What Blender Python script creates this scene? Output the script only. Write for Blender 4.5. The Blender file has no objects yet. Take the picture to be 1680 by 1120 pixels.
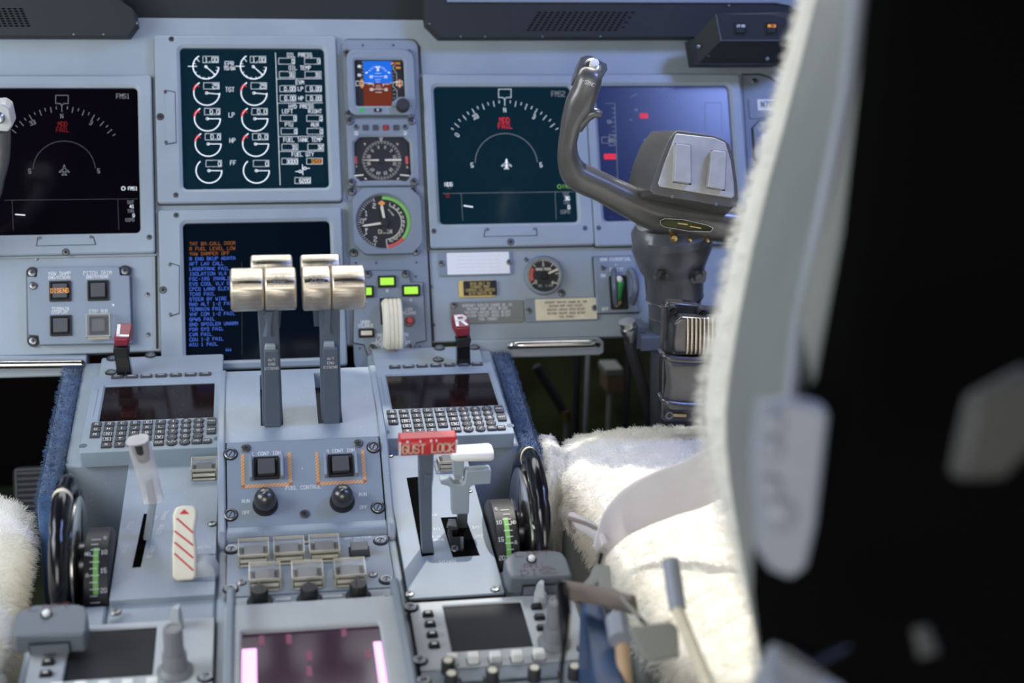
import bpy, math, random
from mathutils import Vector, Matrix
random.seed(7)
sc = bpy.context.scene
COL = sc.collection
rad = math.radians

# ---------------------------------------------------------------- camera
FPX = 2300.0
YAW, PIT, ROL = rad(10.33), rad(16.0), rad(1.04)
CAM = Vector((0, 0, 1.35))
_f = Vector((math.sin(YAW)*math.cos(PIT), math.cos(YAW)*math.cos(PIT), -math.sin(PIT)))
_r = Vector((math.cos(YAW), -math.sin(YAW), 0))
_u = _r.cross(_f)
CR = _r*math.cos(ROL) + _u*math.sin(ROL)
CU = _u*math.cos(ROL) - _r*math.sin(ROL)
CF = _f
cd = bpy.data.cameras.new('camera')
cam = bpy.data.objects.new('camera', cd)
COL.objects.link(cam)
m = Matrix((CR, CU, -CF)).transposed().to_4x4()
m.translation = CAM
cam.matrix_world = m
cd.sensor_width = 36
cd.lens = FPX*36/1680
cd.clip_start = 0.02
cd.dof.use_dof = True
cd.dof.focus_distance = 1.60
cd.dof.aperture_fstop = 3.0
cd.dof.aperture_blades = 9
sc.camera = cam

# ---------------------------------------------------------------- view, world, lights
sc.view_settings.view_transform = 'Standard'
sc.view_settings.look = 'None'
sc.view_settings.gamma = 1
sc.view_settings.use_curve_mapping = False
sc.view_settings.exposure = 0.0
sc.cycles.use_denoising = True
sc.cycles.max_bounces = 6
sc.cycles.transparent_max_bounces = 12
sc.cycles.sample_clamp_indirect = 4
w = bpy.data.worlds.new('sky'); sc.world = w; w.use_nodes = True
bg = w.node_tree.nodes['Background']
bg.inputs[0].default_value = (0.78, 0.88, 1.0, 1); bg.inputs[1].default_value = 0.42

def area(name, loc, target, sx, sy, power, col):
    l = bpy.data.lights.new(name, 'AREA'); l.shape = 'RECTANGLE'; l.size = sx; l.size_y = sy
    l.energy = power; l.color = col
    o = bpy.data.objects.new(name, l); COL.objects.link(o); o.location = loc
    o.rotation_euler = (Vector(target)-Vector(loc)).to_track_quat('-Z', 'Y').to_euler()
    return o
# daylight through the windshield, the left side window and the windows of the cabin behind
area('daylight_windshield', (0.1, 2.15, 1.85), (0.1, 1.2, 0.8), 1.5, 0.45, 12.5, (0.95, 0.97, 1.0))
area('daylight_side_window_left', (-0.95, 1.10, 1.35), (0.1, 1.75, 1.1), 0.8, 0.45, 11, (0.86, 0.93, 1.0))
area('blue_reflection_lamp', (1.15, 1.00, 2.03), (0.62, 1.88, 1.14), 0.34, 0.30, 13, (0.30, 0.42, 1.0))  # added blue lamp, placed for its reflection on the rightmost display
area('daylight_cabin', (-0.35, -1.0, 1.25), (0.1, 1.8, 1.15), 1.3, 0.8, 22, (1.0, 0.97, 0.93))
sun = bpy.data.lights.new('sun', 'SUN'); sun.energy = 3.3; sun.angle = rad(0.6); sun.color = (1.0, 0.96, 0.88)
so = bpy.data.objects.new('sun', sun); COL.objects.link(so)
SUN = Vector((0.30, 0.43, 1.0)).normalized()          # towards the sun
so.rotation_euler = (-SUN).to_track_quat('-Z', 'Y').to_euler()

# ---------------------------------------------------------------- planes of the place
class Frame:
    """a plane: X to the right, V up the plane (tilt degrees from horizontal), N out of it"""
    def __init__(s, O, tilt, yaw=0):
        t = rad(tilt); s.O = Vector(O); R = Matrix.Rotation(rad(yaw), 3, 'Z')
        s.X = R @ Vector((1, 0, 0)); s.V = R @ Vector((0, math.cos(t), math.sin(t))); s.N = s.X.cross(s.V)
        s.M = Matrix((s.X, s.V, s.N)).transposed().to_4x4(); s.M.translation = s.O
    def uv(s, px, py, w=0.0):
        d = CR*((px-840)/FPX) - CU*((py-560)/FPX) + CF
        k = ((s.O + s.N*w - CAM).dot(s.N))/d.dot(s.N)
        q = CAM + d*k - s.O
        return (q.dot(s.X), q.dot(s.V))
    def P(s, u, v, w=0.0):
        return s.O + s.X*u + s.V*v + s.N*w
    def at(s, px, py, w=0.0):
        return s.P(*s.uv(px, py, w), w)
def W(px, py, d):
    return CAM + (CR*((px-840)/FPX) - CU*((py-560)/FPX) + CF)*d
def proj(p):
    q = Vector(p)-CAM; d = q.dot(CF)
    return (840+FPX*q.dot(CR)/d, 560-FPX*q.dot(CU)/d, d)
PAN = Frame(W(418, 190, 1.85), 66.4)
CDU = Frame(PAN.at(257, 572), 11.4)
_a = CDU.at(240, 742)
SID = Frame(_a - Vector((0, 0, .02)), 9.5)
FUE = Frame(SID.at(500, 866) + Vector((0, 0, .010)), 40)
COV = Frame(FUE.at(500, 718), 12)

# ---------------------------------------------------------------- materials
MATS = {}
def nodes_of(m):
    m.use_nodes = True; return m.node_tree, m.node_tree.nodes['Principled BSDF']
def mat(name, col, rough=0.5, metal=0.0, spec=0.5, bump=0, bscale=900, emit=None, estr=1.0, coat=0, var=0, vscale=30, trans=0, alpha=1, aniso=0, ior=1.45,
        dust=0, dcol=(.7, .7, .68), dscale=260, sheen=0, stretch=None):
    m = bpy.data.materials.new(name); nt, b = nodes_of(m)
    b.inputs['Base Color'].default_value = (*col, 1); b.inputs['Roughness'].default_value = rough
    b.inputs['Metallic'].default_value = metal; b.inputs['Specular IOR Level'].default_value = spec
    b.inputs['Coat Weight'].default_value = coat; b.inputs['IOR'].default_value = ior
    b.inputs['Transmission Weight'].default_value = trans; b.inputs['Alpha'].default_value = alpha
    b.inputs['Sheen Weight'].default_value = sheen; b.inputs['Anisotropic'].default_value = aniso
    if emit:
        b.inputs['Emission Color'].default_value = (*emit, 1); b.inputs['Emission Strength'].default_value = estr
    N, L = nt.nodes, nt.links
    tc = N.new('ShaderNodeTexCoord'); src = tc.outputs['Object']
    if stretch:
        mp = N.new('ShaderNodeMapping'); mp.inputs['Scale'].default_value = stretch
        L.new(src, mp.inputs[0]); src = mp.outputs[0]
    col_out = None
    if var:
        n = N.new('ShaderNodeTexNoise'); n.inputs['Scale'].default_value = vscale; n.inputs['Detail'].default_value = 6
        L.new(src, n.inputs['Vector'])
        r = N.new('ShaderNodeMapRange'); r.inputs[1].default_value = .3; r.inputs[2].default_value = .7
        r.inputs[3].default_value = 1-var; r.inputs[4].default_value = 1+var
        L.new(n.outputs[0], r.inputs[0])
        mx = N.new('ShaderNodeMix'); mx.data_type = 'RGBA'; mx.blend_type = 'MULTIPLY'; mx.inputs[0].default_value = 1
        mx.inputs[6].default_value = (*col, 1); L.new(r.outputs[0], mx.inputs[7]); col_out = mx.outputs[2]
        r2 = N.new('ShaderNodeMapRange'); r2.inputs[3].default_value = rough*.8; r2.inputs[4].default_value = min(1, rough*1.2)
        L.new(n.outputs[0], r2.inputs[0]); L.new(r2.outputs[0], b.inputs['Roughness'])
    if dust:
        v = N.new('ShaderNodeTexVoronoi'); v.inputs['Scale'].default_value = dscale; L.new(src, v.inputs['Vector'])
        n2 = N.new('ShaderNodeTexNoise'); n2.inputs['Scale'].default_value = 40; L.new(src, n2.inputs['Vector'])
        ml = N.new('ShaderNodeMath'); ml.operation = 'MULTIPLY'; L.new(n2.outputs[0], ml.inputs[0]); ml.inputs[1].default_value = dust
        lt = N.new('ShaderNodeMath'); lt.operation = 'LESS_THAN'; L.new(v.outputs['Distance'], lt.inputs[0]); L.new(ml.outputs[0], lt.inputs[1])
        mx = N.new('ShaderNodeMix'); mx.data_type = 'RGBA'; L.new(lt.outputs[0], mx.inputs[0])
        mx.inputs[6].default_value = (*col, 1); mx.inputs[7].default_value = (*dcol, 1)
        if col_out: L.new(col_out, mx.inputs[6])
        col_out = mx.outputs[2]
    if col_out: L.new(col_out, b.inputs['Base Color'])
    if bump:
        n = N.new('ShaderNodeTexNoise'); n.inputs['Scale'].default_value = bscale; n.inputs['Detail'].default_value = 3
        L.new(src, n.inputs['Vector'])
        bp = N.new('ShaderNodeBump'); bp.inputs['Strength'].default_value = bump; bp.inputs['Distance'].default_value = .0006
        L.new(n.outputs[0], bp.inputs['Height']); L.new(bp.outputs[0], b.inputs['Normal'])
    MATS[name] = m; return m
mat('paint', (.30, .35, .395), .42, bump=.25, bscale=700, var=.05, vscale=14)          # blue grey cockpit paint
mat('paint_ped', (.27, .32, .375), .40, bump=.3, bscale=800, var=.07, vscale=22, dust=.10, dscale=160)
mat('paint_panel', (.225, .27, .325), .45, bump=.25, bscale=700, var=.05, vscale=18)
mat('knobgrey', (.19, .20, .21), .45)
mat('discgrey', (.13, .15, .175), .45, bump=.2)
mat('paint_inst', (.21, .25, .30), .5, bump=.25, bscale=700, var=.05, vscale=18)
mat('paint_cdu', (.27, .33, .39), .45, bump=.2, bscale=800, var=.04, vscale=30)
mat('paint_dark', (.10, .125, .165), .45, bump=.25, bscale=700, var=.06, vscale=30)
mat('paint_radio', (.43, .46, .49), .5, bump=.2, bscale=800, var=.05, vscale=30, dust=.10, dscale=130)
mat('glare', (.026, .030, .032), .6, spec=.25, bump=.35, bscale=500, var=.10, vscale=8)
mat('seam', (.012, .013, .016), .7)
mat('black', (.012, .012, .014), .45)
mat('blackgloss', (.008, .008, .010), .16)
mat('blackmatte', (.004, .004, .004), 1.0, spec=.0)
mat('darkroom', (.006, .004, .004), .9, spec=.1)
mat('rubber', (.03, .03, .034), .6)
mat('key', (.055, .055, .062), .38, var=.15, vscale=200)
mat('buttongrey', (.075, .08, .088), .35)
mat('screenglass', (.0025, .006, .012), .12, spec=.45)
mat('screenblack', (.003, .002, .004), .14, spec=.35)
mat('screenteal', (.003, .008, .014), .12, spec=.4, emit=(.05, .35, .55), estr=.035)
mat('screenblue', (.004, .006, .016), .25, spec=.6, emit=(.03, .07, .50), estr=.10)
mat('screendust', (.004, .004, .005), .10, spec=.12, dust=.40, dcol=(.40, .38, .36), dscale=170)
mat('screenred', (.010, .005, .005), .10, spec=.55, dust=.13, dcol=(.3, .28, .27), dscale=260)
mat('screenpink', (.012, .004, .011), .16, spec=.35, emit=(.10, .03, .09), estr=.22)
mat('e_pink', (.3, .1, .3), .4, emit=(1, .50, .90), estr=1.5)
mat('e_pinkdim', (.1, .02, .06), .4, emit=(.6, .05, .2), estr=.15)
mat('e_white', (.3, .3, .3), .4, emit=(.75, .85, .95), estr=1.1)
mat('e_grey', (.1, .1, .1), .4, emit=(.5, .55, .6), estr=.42)
mat('e_dim', (.05, .05, .05), .4, emit=(.3, .35, .4), estr=.16)
mat('e_red', (.1, 0, 0), .4, emit=(1, .03, .05), estr=.75)
mat('e_reddim', (.1, 0, 0), .4, emit=(.6, .02, .02), estr=.22)
mat('e_amber', (.1, .03, 0), .4, emit=(1, .42, .08), estr=.85)
mat('e_amberdim', (.1, .03, 0), .4, emit=(.8, .25, .06), estr=.3)
mat('e_blue', (.0, .02, .1), .4, emit=(.10, .22, 1), estr=.75)
mat('e_green', (.02, .1, 0), .4, emit=(.35, .8, .1), estr=.5)
mat('e_sky', (.0, .04, .2), .3, emit=(.02, .16, .75), estr=.75)
mat('e_earth', (.05, .01, .0), .3, emit=(.28, .05, .03), estr=.40)
mat('e_lime', (.2, .4, .02), .3, emit=(.45, .95, .10), estr=.75)
mat('white', (.80, .80, .78), .5)
mat('offwhite', (.72, .68, .55), .5)
mat('cream', (.72, .66, .50), .55, var=.06, vscale=60)
mat('lettering', (.75, .77, .78), .6)
mat('letterdim', (.34, .38, .43), .6)
mat('letterdark', (.07, .07, .075), .6)
mat('letterred', (.16, .06, .06), .6)
mat('yellowprint', (.65, .48, .14), .5)
mat('red', (.55, .035, .04), .35, var=.08, vscale=80)
mat('darkred', (.21, .020, .034), .32, var=.12, vscale=120)
mat('orange', (.85, .33, .08), .5)
mat('green', (.05, .42, .10), .45)
mat('lime', (.23, .55, .14), .5)
mat('pinkred', (.62, .10, .08), .5)
mat('facedark', (.022, .022, .024), .5)
mat('chrome', (.80, .78, .74), .22, metal=1)
mat('steel', (.52, .52, .51), .3, metal=1, var=.15, vscale=60)
mat('screwmetal', (.22, .225, .23), .38, metal=1)
mat('brushed', (.70, .62, .50), .24, metal=1, bump=.6, bscale=60, stretch=(.05, 30, 30), var=.14, vscale=18)  # warm reflections of the surroundings are put into the base colour
mat('brass', (.75, .52, .22), .3, metal=1)
mat('yokepaint', (.125, .122, .115), .33, metal=.45, bump=.15, bscale=900, var=.10, vscale=20, coat=.25)
mat('yokegrey', (.44, .44, .43), .42, metal=.1, var=.10, vscale=60, bump=.3, bscale=300)
mat('columnpaint', (.085, .090, .100), .38, metal=.2, var=.12, vscale=20, coat=.2)
mat('columnblue', (.10, .12, .17), .42, metal=.2, var=.12, vscale=20)
mat('gunmetal', (.10, .10, .105), .3, metal=.75, var=.2, vscale=30)
mat('leathergrey', (.10, .10, .098), .5, bump=.5, bscale=200, var=.2, vscale=25)
mat('carpet', (.030, .075, .17), .95, sheen=.4, bump=1, bscale=500, var=.3, vscale=150)
mat('carpetfray', (.45, .36, .25), .95)
mw = mat('woolfibre', (.95, .93, .87), .85, spec=.1)
_t = mw.node_tree; _tr = _t.nodes.new('ShaderNodeBsdfTranslucent'); _tr.inputs[0].default_value = (.97, .94, .87, 1); _mx = _t.nodes.new('ShaderNodeMixShader'); _mx.inputs[0].default_value = .45
_o = [n for n in _t.nodes if n.type == 'OUTPUT_MATERIAL'][0]; _t.links.new(_t.nodes['Principled BSDF'].outputs[0], _mx.inputs[1]); _t.links.new(_tr.outputs[0], _mx.inputs[2]); _t.links.new(_mx.outputs[0], _o.inputs[0])
mat('wool', (.86, .83, .75), .9, sheen=.3, bump=1, bscale=180, var=.06, vscale=30)
mat('seatgrey', (.19, .20, .19), .6, bump=.4, bscale=300, var=.05)
mat('rearpad', (.06, .062, .06), .6)
mat('seatside', (.20, .215, .20), .5, bump=.2, bscale=300, var=.08, vscale=8)
mat('belt', (.62, .58, .58), .6, bump=.6, bscale=900, var=.04)
mat('beltbrown', (.20, .165, .145), .6, bump=.5, bscale=600)
mat('beltgrey', (.26, .27, .25), .7, bump=.5, bscale=600)
mat('bluevinyl', (.02, .055, .14), .45, var=.4, vscale=40)
mat('tandark', (.16, .11, .07), .6)
mat('tan', (.55, .38, .24), .6)
mat('plateblue', (.28, .31, .37), .45)
mat('hazard', (.85, .38, .08), .5)
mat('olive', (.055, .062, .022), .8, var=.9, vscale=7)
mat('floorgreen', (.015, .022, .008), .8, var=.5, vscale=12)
def clear(name, col, alpha, rough=.1):
    m = mat(name, col, rough, spec=.8, alpha=alpha); return m
clear('clear', (.70, .69, .65), .06, .08)
clear('clearedge', (.62, .58, .46), .50, .12)
clear('sleeve', (.70, .67, .66), .42, .22)
def hazard_stripes(name, a, b, scale, ang):
    m = mat(name, a, .5); nt = m.node_tree; N, L = nt.nodes, nt.links
    tc = N.new('ShaderNodeTexCoord'); mp = N.new('ShaderNodeMapping'); mp.inputs['Rotation'].default_value = (0, 0, ang)
    wv = N.new('ShaderNodeTexWave'); wv.inputs['Scale'].default_value = scale
    cr = N.new('ShaderNodeValToRGB'); cr.color_ramp.interpolation = 'CONSTANT'
    cr.color_ramp.elements[0].color = (*a, 1); cr.color_ramp.elements[1].color = (*b, 1); cr.color_ramp.elements[1].position = .5
    L.new(tc.outputs['Object'], mp.inputs[0]); L.new(mp.outputs[0], wv.inputs[0]); L.new(wv.outputs[0], cr.inputs[0])
    L.new(cr.outputs[0], nt.nodes['Principled BSDF'].inputs['Base Color'])
hazard_stripes('hazardstripe', (.85, .36, .07), (.30, .27, .26), 115, rad(45))
hazard_stripes('sleevepile', (.55, .5, .46), (.35, .3, .28), 120, 0)

# ---------------------------------------------------------------- stroke lettering
G = {'A':'0004264440,0242','B':'000636454433 03,3342413000','C':'4536160501103041','D':'000626444220 00','E':'46060040,0333','F':'460600,0333',
'G':'45361605011030414323','H':'0006,4046,0343','I':'2026,1030,1636','J':'4641301001','K':'0006,460340','L':'060040','M':'0006234640','N':'00064046',
'O':'010516364541301001','P':'00063645443303','Q':'010516364541301001,2240','R':'00063645443303,2340','S':'453616050413334241301001','T':'0646,2620',
'U':'060110304146','V':'062046','W':'0610233046','X':'0046,0640','Y':'062346,2320','Z':'06460040','0':'010516364541301001','1':'152620,1030',
'2':'051636454402 0040','3':'05163645443342413010 01,1333','4':'30360242','5':'4606033342413010 01','6':'453616050110304142331303','7':'064610',
'8':'130405163645443313020110304142 33','9':'431304051636454130 1001','.':'2021','-':'1333','/':'0046','>':'054301','+':'1333,2422',"'":'2625',',':'2110','v':'2620,0220,2042','°':'1626251516'}
def glyph_lines(ch):
    g = G.get(ch)
    if not g: return []
    out = []
    for s in g.replace(' ', '').split(','):
        out.append([(int(s[i]), int(s[i+1])) for i in range(0, len(s)-1, 2)])
    return out

# ---------------------------------------------------------------- mesh builder
class MB:
    def __init__(s, O=(0, 0, 0)):
        s.v = []; s.f = []; s.m = []; s.mats = []; s.T = [Matrix.Translation((-O[0], -O[1], -O[2]))]; s.cur = 0; s.smooth = True
    def use(s, name):
        if name not in s.mats: s.mats.append(name)
        s.cur = s.mats.index(name); return s
    def push(s, M): s.T.append(s.T[-1] @ M); return s
    def pop(s): s.T.pop(); return s
    def add(s, vs, fs):
        b = len(s.v); T = s.T[-1]
        s.v += [T @ Vector(p) for p in vs]
        s.f += [[i+b for i in f] for f in fs]; s.m += [s.cur]*len(fs)
        return s
    def box(s, u0, v0, w0, u1, v1, w1):
        if u0 > u1: u0, u1 = u1, u0
        if v0 > v1: v0, v1 = v1, v0
        if w0 > w1: w0, w1 = w1, w0
        return s.add([(u0,v0,w0),(u1,v0,w0),(u1,v1,w0),(u0,v1,w0),(u0,v0,w1),(u1,v0,w1),(u1,v1,w1),(u0,v1,w1)],
                     [(0,3,2,1),(4,5,6,7),(0,1,5,4),(1,2,6,5),(2,3,7,6),(3,0,4,7)])
    def prism(s, pts, w0, w1, top=None):
        """polygon pts (ccw) from w0 to w1; top = other polygon at w1"""
        A = sum(pts[i][0]*pts[(i+1)%len(pts)][1]-pts[(i+1)%len(pts)][0]*pts[i][1] for i in range(len(pts)))
        if A < 0:
            pts = pts[::-1]
            if top: top = top[::-1]
        if w0 > w1: w0, w1 = w1, w0
        n = len(pts); top = top or pts
        return s.add([(p[0], p[1], w0) for p in pts]+[(p[0], p[1], w1) for p in top],
                     [list(range(n-1, -1, -1)), list(range(n, 2*n))]+[(i, (i+1)%n, n+(i+1)%n, n+i) for i in range(n)])
    def rr(s, u0, v0, u1, v1, r, w0, w1, n=5, ch=0):
        a = rrpts(u0, v0, u1, v1, r, n)
        if ch:
            s.prism(a, w0, w1-ch)
            return s.prism(a, w1-ch, w1, rrpts(u0+ch, v0+ch, u1-ch, v1-ch, max(r-ch, .0001), n))
        return s.prism(a, w0, w1)
    def bez(s, o, i, ro, ri, w0, w1, wi=None, n=5, ch=.0012):
        """bezel: outer rect o, opening i (u0,v0,u1,v1); wi = depth of the opening's floor edge"""
        a = rrpts(*o, ro, n); a2 = rrpts(o[0]+ch, o[1]+ch, o[2]-ch, o[3]-ch, ro, n)
        c = rrpts(*i, ri, n); c0 = rrpts(i[0]-ch*2.5, i[1]-ch*2.5, i[2]+ch*2.5, i[3]+ch*2.5, ri+ch*2, n); k = len(a)
        wi = w0 if wi is None else wi
        rings = [(a, w0), (a, w1-ch), (a2, w1), (c0, w1), (c, w1-ch*2.0), (c, wi)]
        vs = [(p[0], p[1], wz) for R, wz in rings for p in R]; fs = []
        for j in range(len(rings)-1):
            fs += [(j*k+t, j*k+(t+1)%k, (j+1)*k+(t+1)%k, (j+1)*k+t) for t in range(k)]
        return s.add(vs, fs)
    def lathe(s, u, v, prof, n=24, a0=0):
        """prof [(r,w)...] round the axis w at u,v; closed where r = 0"""
        vs = []; fs = []; k = len(prof)
        for r, wz in prof:
            for j in range(n):
                a = a0+2*math.pi*j/n; vs.append((u+r*math.cos(a), v+r*math.sin(a), wz))
        for i in range(k-1):
            for j in range(n):
                fs.append((i*n+j, i*n+(j+1)%n, (i+1)*n+(j+1)%n, (i+1)*n+j))
        fs.append([(k-1)*n+j for j in range(n)]); fs.append([j for j in range(n-1, -1, -1)])
        return s.add(vs, fs)
    def cyl(s, u, v, r, w0, w1, n=24, ch=0):
        return s.lathe(u, v, [(r, w0), (r, w1-ch), (r-ch, w1)] if ch else [(r, w0), (r, w1)], n)
    def ring(s, u, v, r0, r1, wz, a0=0, a1=360, n=48, th=0):
        k = max(2, int(n*abs(a1-a0)/360)); vs = []; fs = []
        for j in range(k+1):
            a = rad(a0+(a1-a0)*j/k); c, q = math.cos(a), math.sin(a)
            vs += [(u+r0*c, v+r0*q, wz), (u+r1*c, v+r1*q, wz)]
        for j in range(k): fs.append((2*j, 2*j+1, 2*j+3, 2*j+2) if a1 > a0 else (2*j+2, 2*j+3, 2*j+1, 2*j))
        return s.add(vs, fs)
    def line(s, p, q, wd, wz, ext=0):
        d = Vector((q[0]-p[0], q[1]-p[1])); L = d.length or 1e-6; d /= L; nx, ny = -d.y*wd/2, d.x*wd/2; e = ext*wd/2
        px, py, qx, qy = p[0]-d.x*e, p[1]-d.y*e, q[0]+d.x*e, q[1]+d.y*e
        return s.add([(px-nx, py-ny, wz), (qx-nx, qy-ny, wz), (qx+nx, qy+ny, wz), (px+nx, py+ny, wz)], [(0, 1, 2, 3)])
    def poly(s, pts, wd, wz, closed=False):
        for i in range(len(pts)-(0 if closed else 1)): s.line(pts[i], pts[(i+1)%len(pts)], wd, wz, 1)
        return s
    def text(s, t, u, v, h, wz, wd=None, al='c', asp=.54, sp=.42, rot=0):
        """lettering of height h; u,v = centre (al c), left middle (l) or right middle (r)"""
        cw = h*asp; gap = cw*sp; tot = len(t)*cw+(len(t)-1)*gap
        x0 = {'c': -tot/2, 'l': 0, 'r': -tot}[al]; wd = wd or h*.13
        s.push(Matrix.Translation((u, v, 0)) @ Matrix.Rotation(rad(rot), 4, 'Z'))
        for i, ch in enumerate(t):
            ox = x0+i*(cw+gap)
            for pl in glyph_lines(ch):
                pts = [(ox+a/4*cw, (b/6-.5)*h) for a, b in pl]
                for j in range(len(pts)-1): s.line(pts[j], pts[j+1], wd, wz, 1)
        return s.pop()
    def tube(s, pts, r, n=12, closed=False, cap=True, flat=None, up=None):
        """tube through 3-D pts; r number or list of radius / (ra, rb)"""
        P = [Vector(p) for p in pts]; k = len(P); R = r if isinstance(r, list) else [r]*k
        vs = []; fs = []; pn = Vector(up) if up else None
        for i in range(k):
            a = P[(i-1) % k] if (closed or i) else P[i]; b = P[(i+1) % k] if (closed or i < k-1) else P[i]
            t = (b-a).normalized()
            if pn is None:
                pn = t.orthogonal()
            pn = (pn-t*pn.dot(t)).normalized(); bn = t.cross(pn)
            ri = R[i]; ra, rb = ri if isinstance(ri, (list, tuple)) else (ri, ri)
            for j in range(n):
                g = 2*math.pi*j/n; c, q = math.cos(g), math.sin(g)
                if flat:
                    c = math.copysign(abs(c)**flat, c); q = math.copysign(abs(q)**flat, q)
                vs.append(P[i]+pn*ra*c+bn*rb*q)
        kk = k if closed else k-1
        for i in range(kk):
            for j in range(n): fs.append((i*n+j, i*n+(j+1) % n, ((i+1) % k)*n+(j+1) % n, ((i+1) % k)*n+j))
        if cap and not closed:
            fs.append(list(range(n-1, -1, -1))); fs.append([(k-1)*n+j for j in range(n)])
        return s.add(vs, fs)
    def build(s, name, parent=None, mt=None, bev=0, seg=2, M=None, label=None, sub=0, ang=35):
        me = bpy.data.meshes.new(name); me.from_pydata([tuple(p) for p in s.v], [], s.f)
        mats = s.mats or [mt or 'paint']
        for x in mats: me.materials.append(MATS[x])
        if s.mats: me.polygons.foreach_set('material_index', s.m)
        me.update()
        me.polygons.foreach_set('use_smooth', [True]*len(me.polygons))
        me.set_sharp_from_angle(angle=rad(ang))
        o = bpy.data.objects.new(name, me); COL.objects.link(o)
        if parent is not None: o.parent = parent
        if M is not None: o.matrix_local = M
        if bev:
            b = o.modifiers.new('b', 'BEVEL'); b.width = bev; b.segments = seg; b.limit_method = 'ANGLE'; b.angle_limit = rad(40)
        if sub:
            b = o.modifiers.new('s', 'SUBSURF'); b.levels = sub; b.render_levels = sub
        if label: o['label'] = label
        return o
def rrpts(u0, v0, u1, v1, r, n=5):
    out = []
    for cx, cy, a in ((u1-r, v1-r, 0), (u0+r, v1-r, 90), (u0+r, v0+r, 180), (u1-r, v0+r, 270)):
        for j in range(n+1):
            g = rad(a+90*j/n); out.append((cx+r*math.cos(g), cy+r*math.sin(g)))
    return out
def smoothpath(pts, k=4):
    """Catmull-Rom through tuples of any length"""
    out = []; n = len(pts)
    for i in range(n-1):
        p0, p1, p2, p3 = pts[max(i-1, 0)], pts[i], pts[i+1], pts[min(i+2, n-1)]
        for j in range(k):
            t = j/k
            out.append(tuple(.5*((2*b)+(-a+c)*t+(2*a-5*b+4*c-d)*t*t+(-a+3*b-3*c+d)*t**3) for a, b, c, d in zip(p0, p1, p2, p3)))
    out.append(tuple(pts[-1])); return out

def tag(o, label, cat, group=None, kind=None):
    o['label'] = label; o['category'] = cat
    if group: o['group'] = group
    if kind: o['kind'] = kind
    return o
def struct(o): o['kind'] = 'structure'; return o
class Thing:
    """an Empty standing on a frame at u,v,w; parts are built in the frame's own u,v,w"""
    def __init__(s, name, label, cat, fr, u=0, v=0, w=0, group=None):
        o = bpy.data.objects.new(name, None); COL.objects.link(o); o.empty_display_size = .02
        M = fr.M.copy(); M.translation = fr.P(u, v, w); o.matrix_world = M
        tag(o, label, cat, group); s.o = o; s.O = (u, v, w); s.fr = fr
    def mb(s): return MB(s.O)
    def sub(s, u, v, w=0): return (u-s.O[0], v-s.O[1], w-s.O[2])
def copy_thing(root, fr, u, v, w, label, group=None):
    def cp(o, par):
        c = o.copy(); COL.objects.link(c)
        if par is not None: c.parent = par
        for ch in o.children: cp(ch, c)
        return c
    c = cp(root, None); M = fr.M.copy(); M.translation = fr.P(u, v, w); c.matrix_world = M
    c['label'] = label
    if group: c['group'] = group
    return c
_mesh_cache = {}
def screw(T, u, v, w, r=.0035, parent=None, kind='phillips', rot=0, name='screw'):
    key = (kind, round(r, 5))
    if key not in _mesh_cache:
        b = MB()
        if kind == 'phillips':
            b.use('screwmetal').lathe(0, 0, [(r, 0), (r, r*.22), (r*.82, r*.42), (r*.45, r*.5), (0.0001, r*.5)], 18)
            b.use('seam').line((-r*.5, 0), (r*.5, 0), r*.22, r*.53).line((0, -r*.5), (0, r*.5), r*.22, r*.535)
        elif kind == 'socket':
            b.use('seam').lathe(0, 0, [(r, 0), (r, .0003), (.0001, .0003)], 18)
            b.use('screwmetal').lathe(0, 0, [(r*.8, 0), (r*.8, .0005), (r*.45, .0006)], 18)
            b.use('seam').cyl(0, 0, r*.42, 0, .0009, 8)
        else:   # quarter-turn fastener in a dark ring
            b.use('seam').lathe(0, 0, [(r*1.2, 0), (r*1.2, .0004), (.0001, .0004)], 24)
            b.use('screwmetal').lathe(0, 0, [(r, 0), (r, r*.30), (r*.86, r*.38), (r*.66, r*.36), (r*.62, r*.12), (.0001, r*.12)], 24)
            b.use('paint_panel').lathe(0, 0, [(r*.58, 0), (r*.58, r*.26), (.0001, r*.30)], 20)
            b.use('seam').line((-r*.5, 0), (r*.5, 0), r*.16, r*.33)
        o = b.build('tmp_'+kind); me = o.data; bpy.data.objects.remove(o); _mesh_cache[key] = me
    o = bpy.data.objects.new(name, _mesh_cache[key]); COL.objects.link(o); o.parent = parent or T.o
    p = T.sub(u, v, w) if parent is None else (u, v, w)
    o.matrix_local = Matrix.Translation(p) @ Matrix.Rotation(rad(rot), 4, 'Z')
    return o
def screws(T, fr, pts, w, r=.0035, kind='phillips'):
    for i, (x, y) in enumerate(pts):
        u, v = fr.uv(x, y, w); screw(T, u, v, w, r, kind=kind, rot=(i*37+10) % 90)
def R4(fr, TL, TR, BL, BR, w=0):
    a, b, c, d = fr.uv(*TL, w), fr.uv(*TR, w), fr.uv(*BL, w), fr.uv(*BR, w)
    return ((a[0]+c[0])/2, (c[1]+d[1])/2, (b[0]+d[0])/2, (a[1]+b[1])/2)
def inset(r, e): return (r[0]+e, r[1]+e, r[2]-e, r[3]-e)
K = 1.85/FPX       # metres per photo pixel on the panel (about)
def Z(x0, y0, s): return lambda x, y: (x0+x/s, y0+y/s)

# ---------------------------------------------------------------- structure: the cockpit shell
def quad(name, pts, mt, th=None, kind='structure'):
    b = MB(); b.use(mt); n = len(pts)
    b.add([tuple(p) for p in pts], [list(range(n))]); o = b.build(name); o['kind'] = kind; return o
def slab(name, lo, hi, mt):
    b = MB(); b.use(mt).box(*lo, *hi); o = b.build(name); o['kind'] = 'structure'; return o
slab('floor', (-1.3, -1.2, .20), (1.5, 2.9, .24), 'floorgreen')
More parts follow.
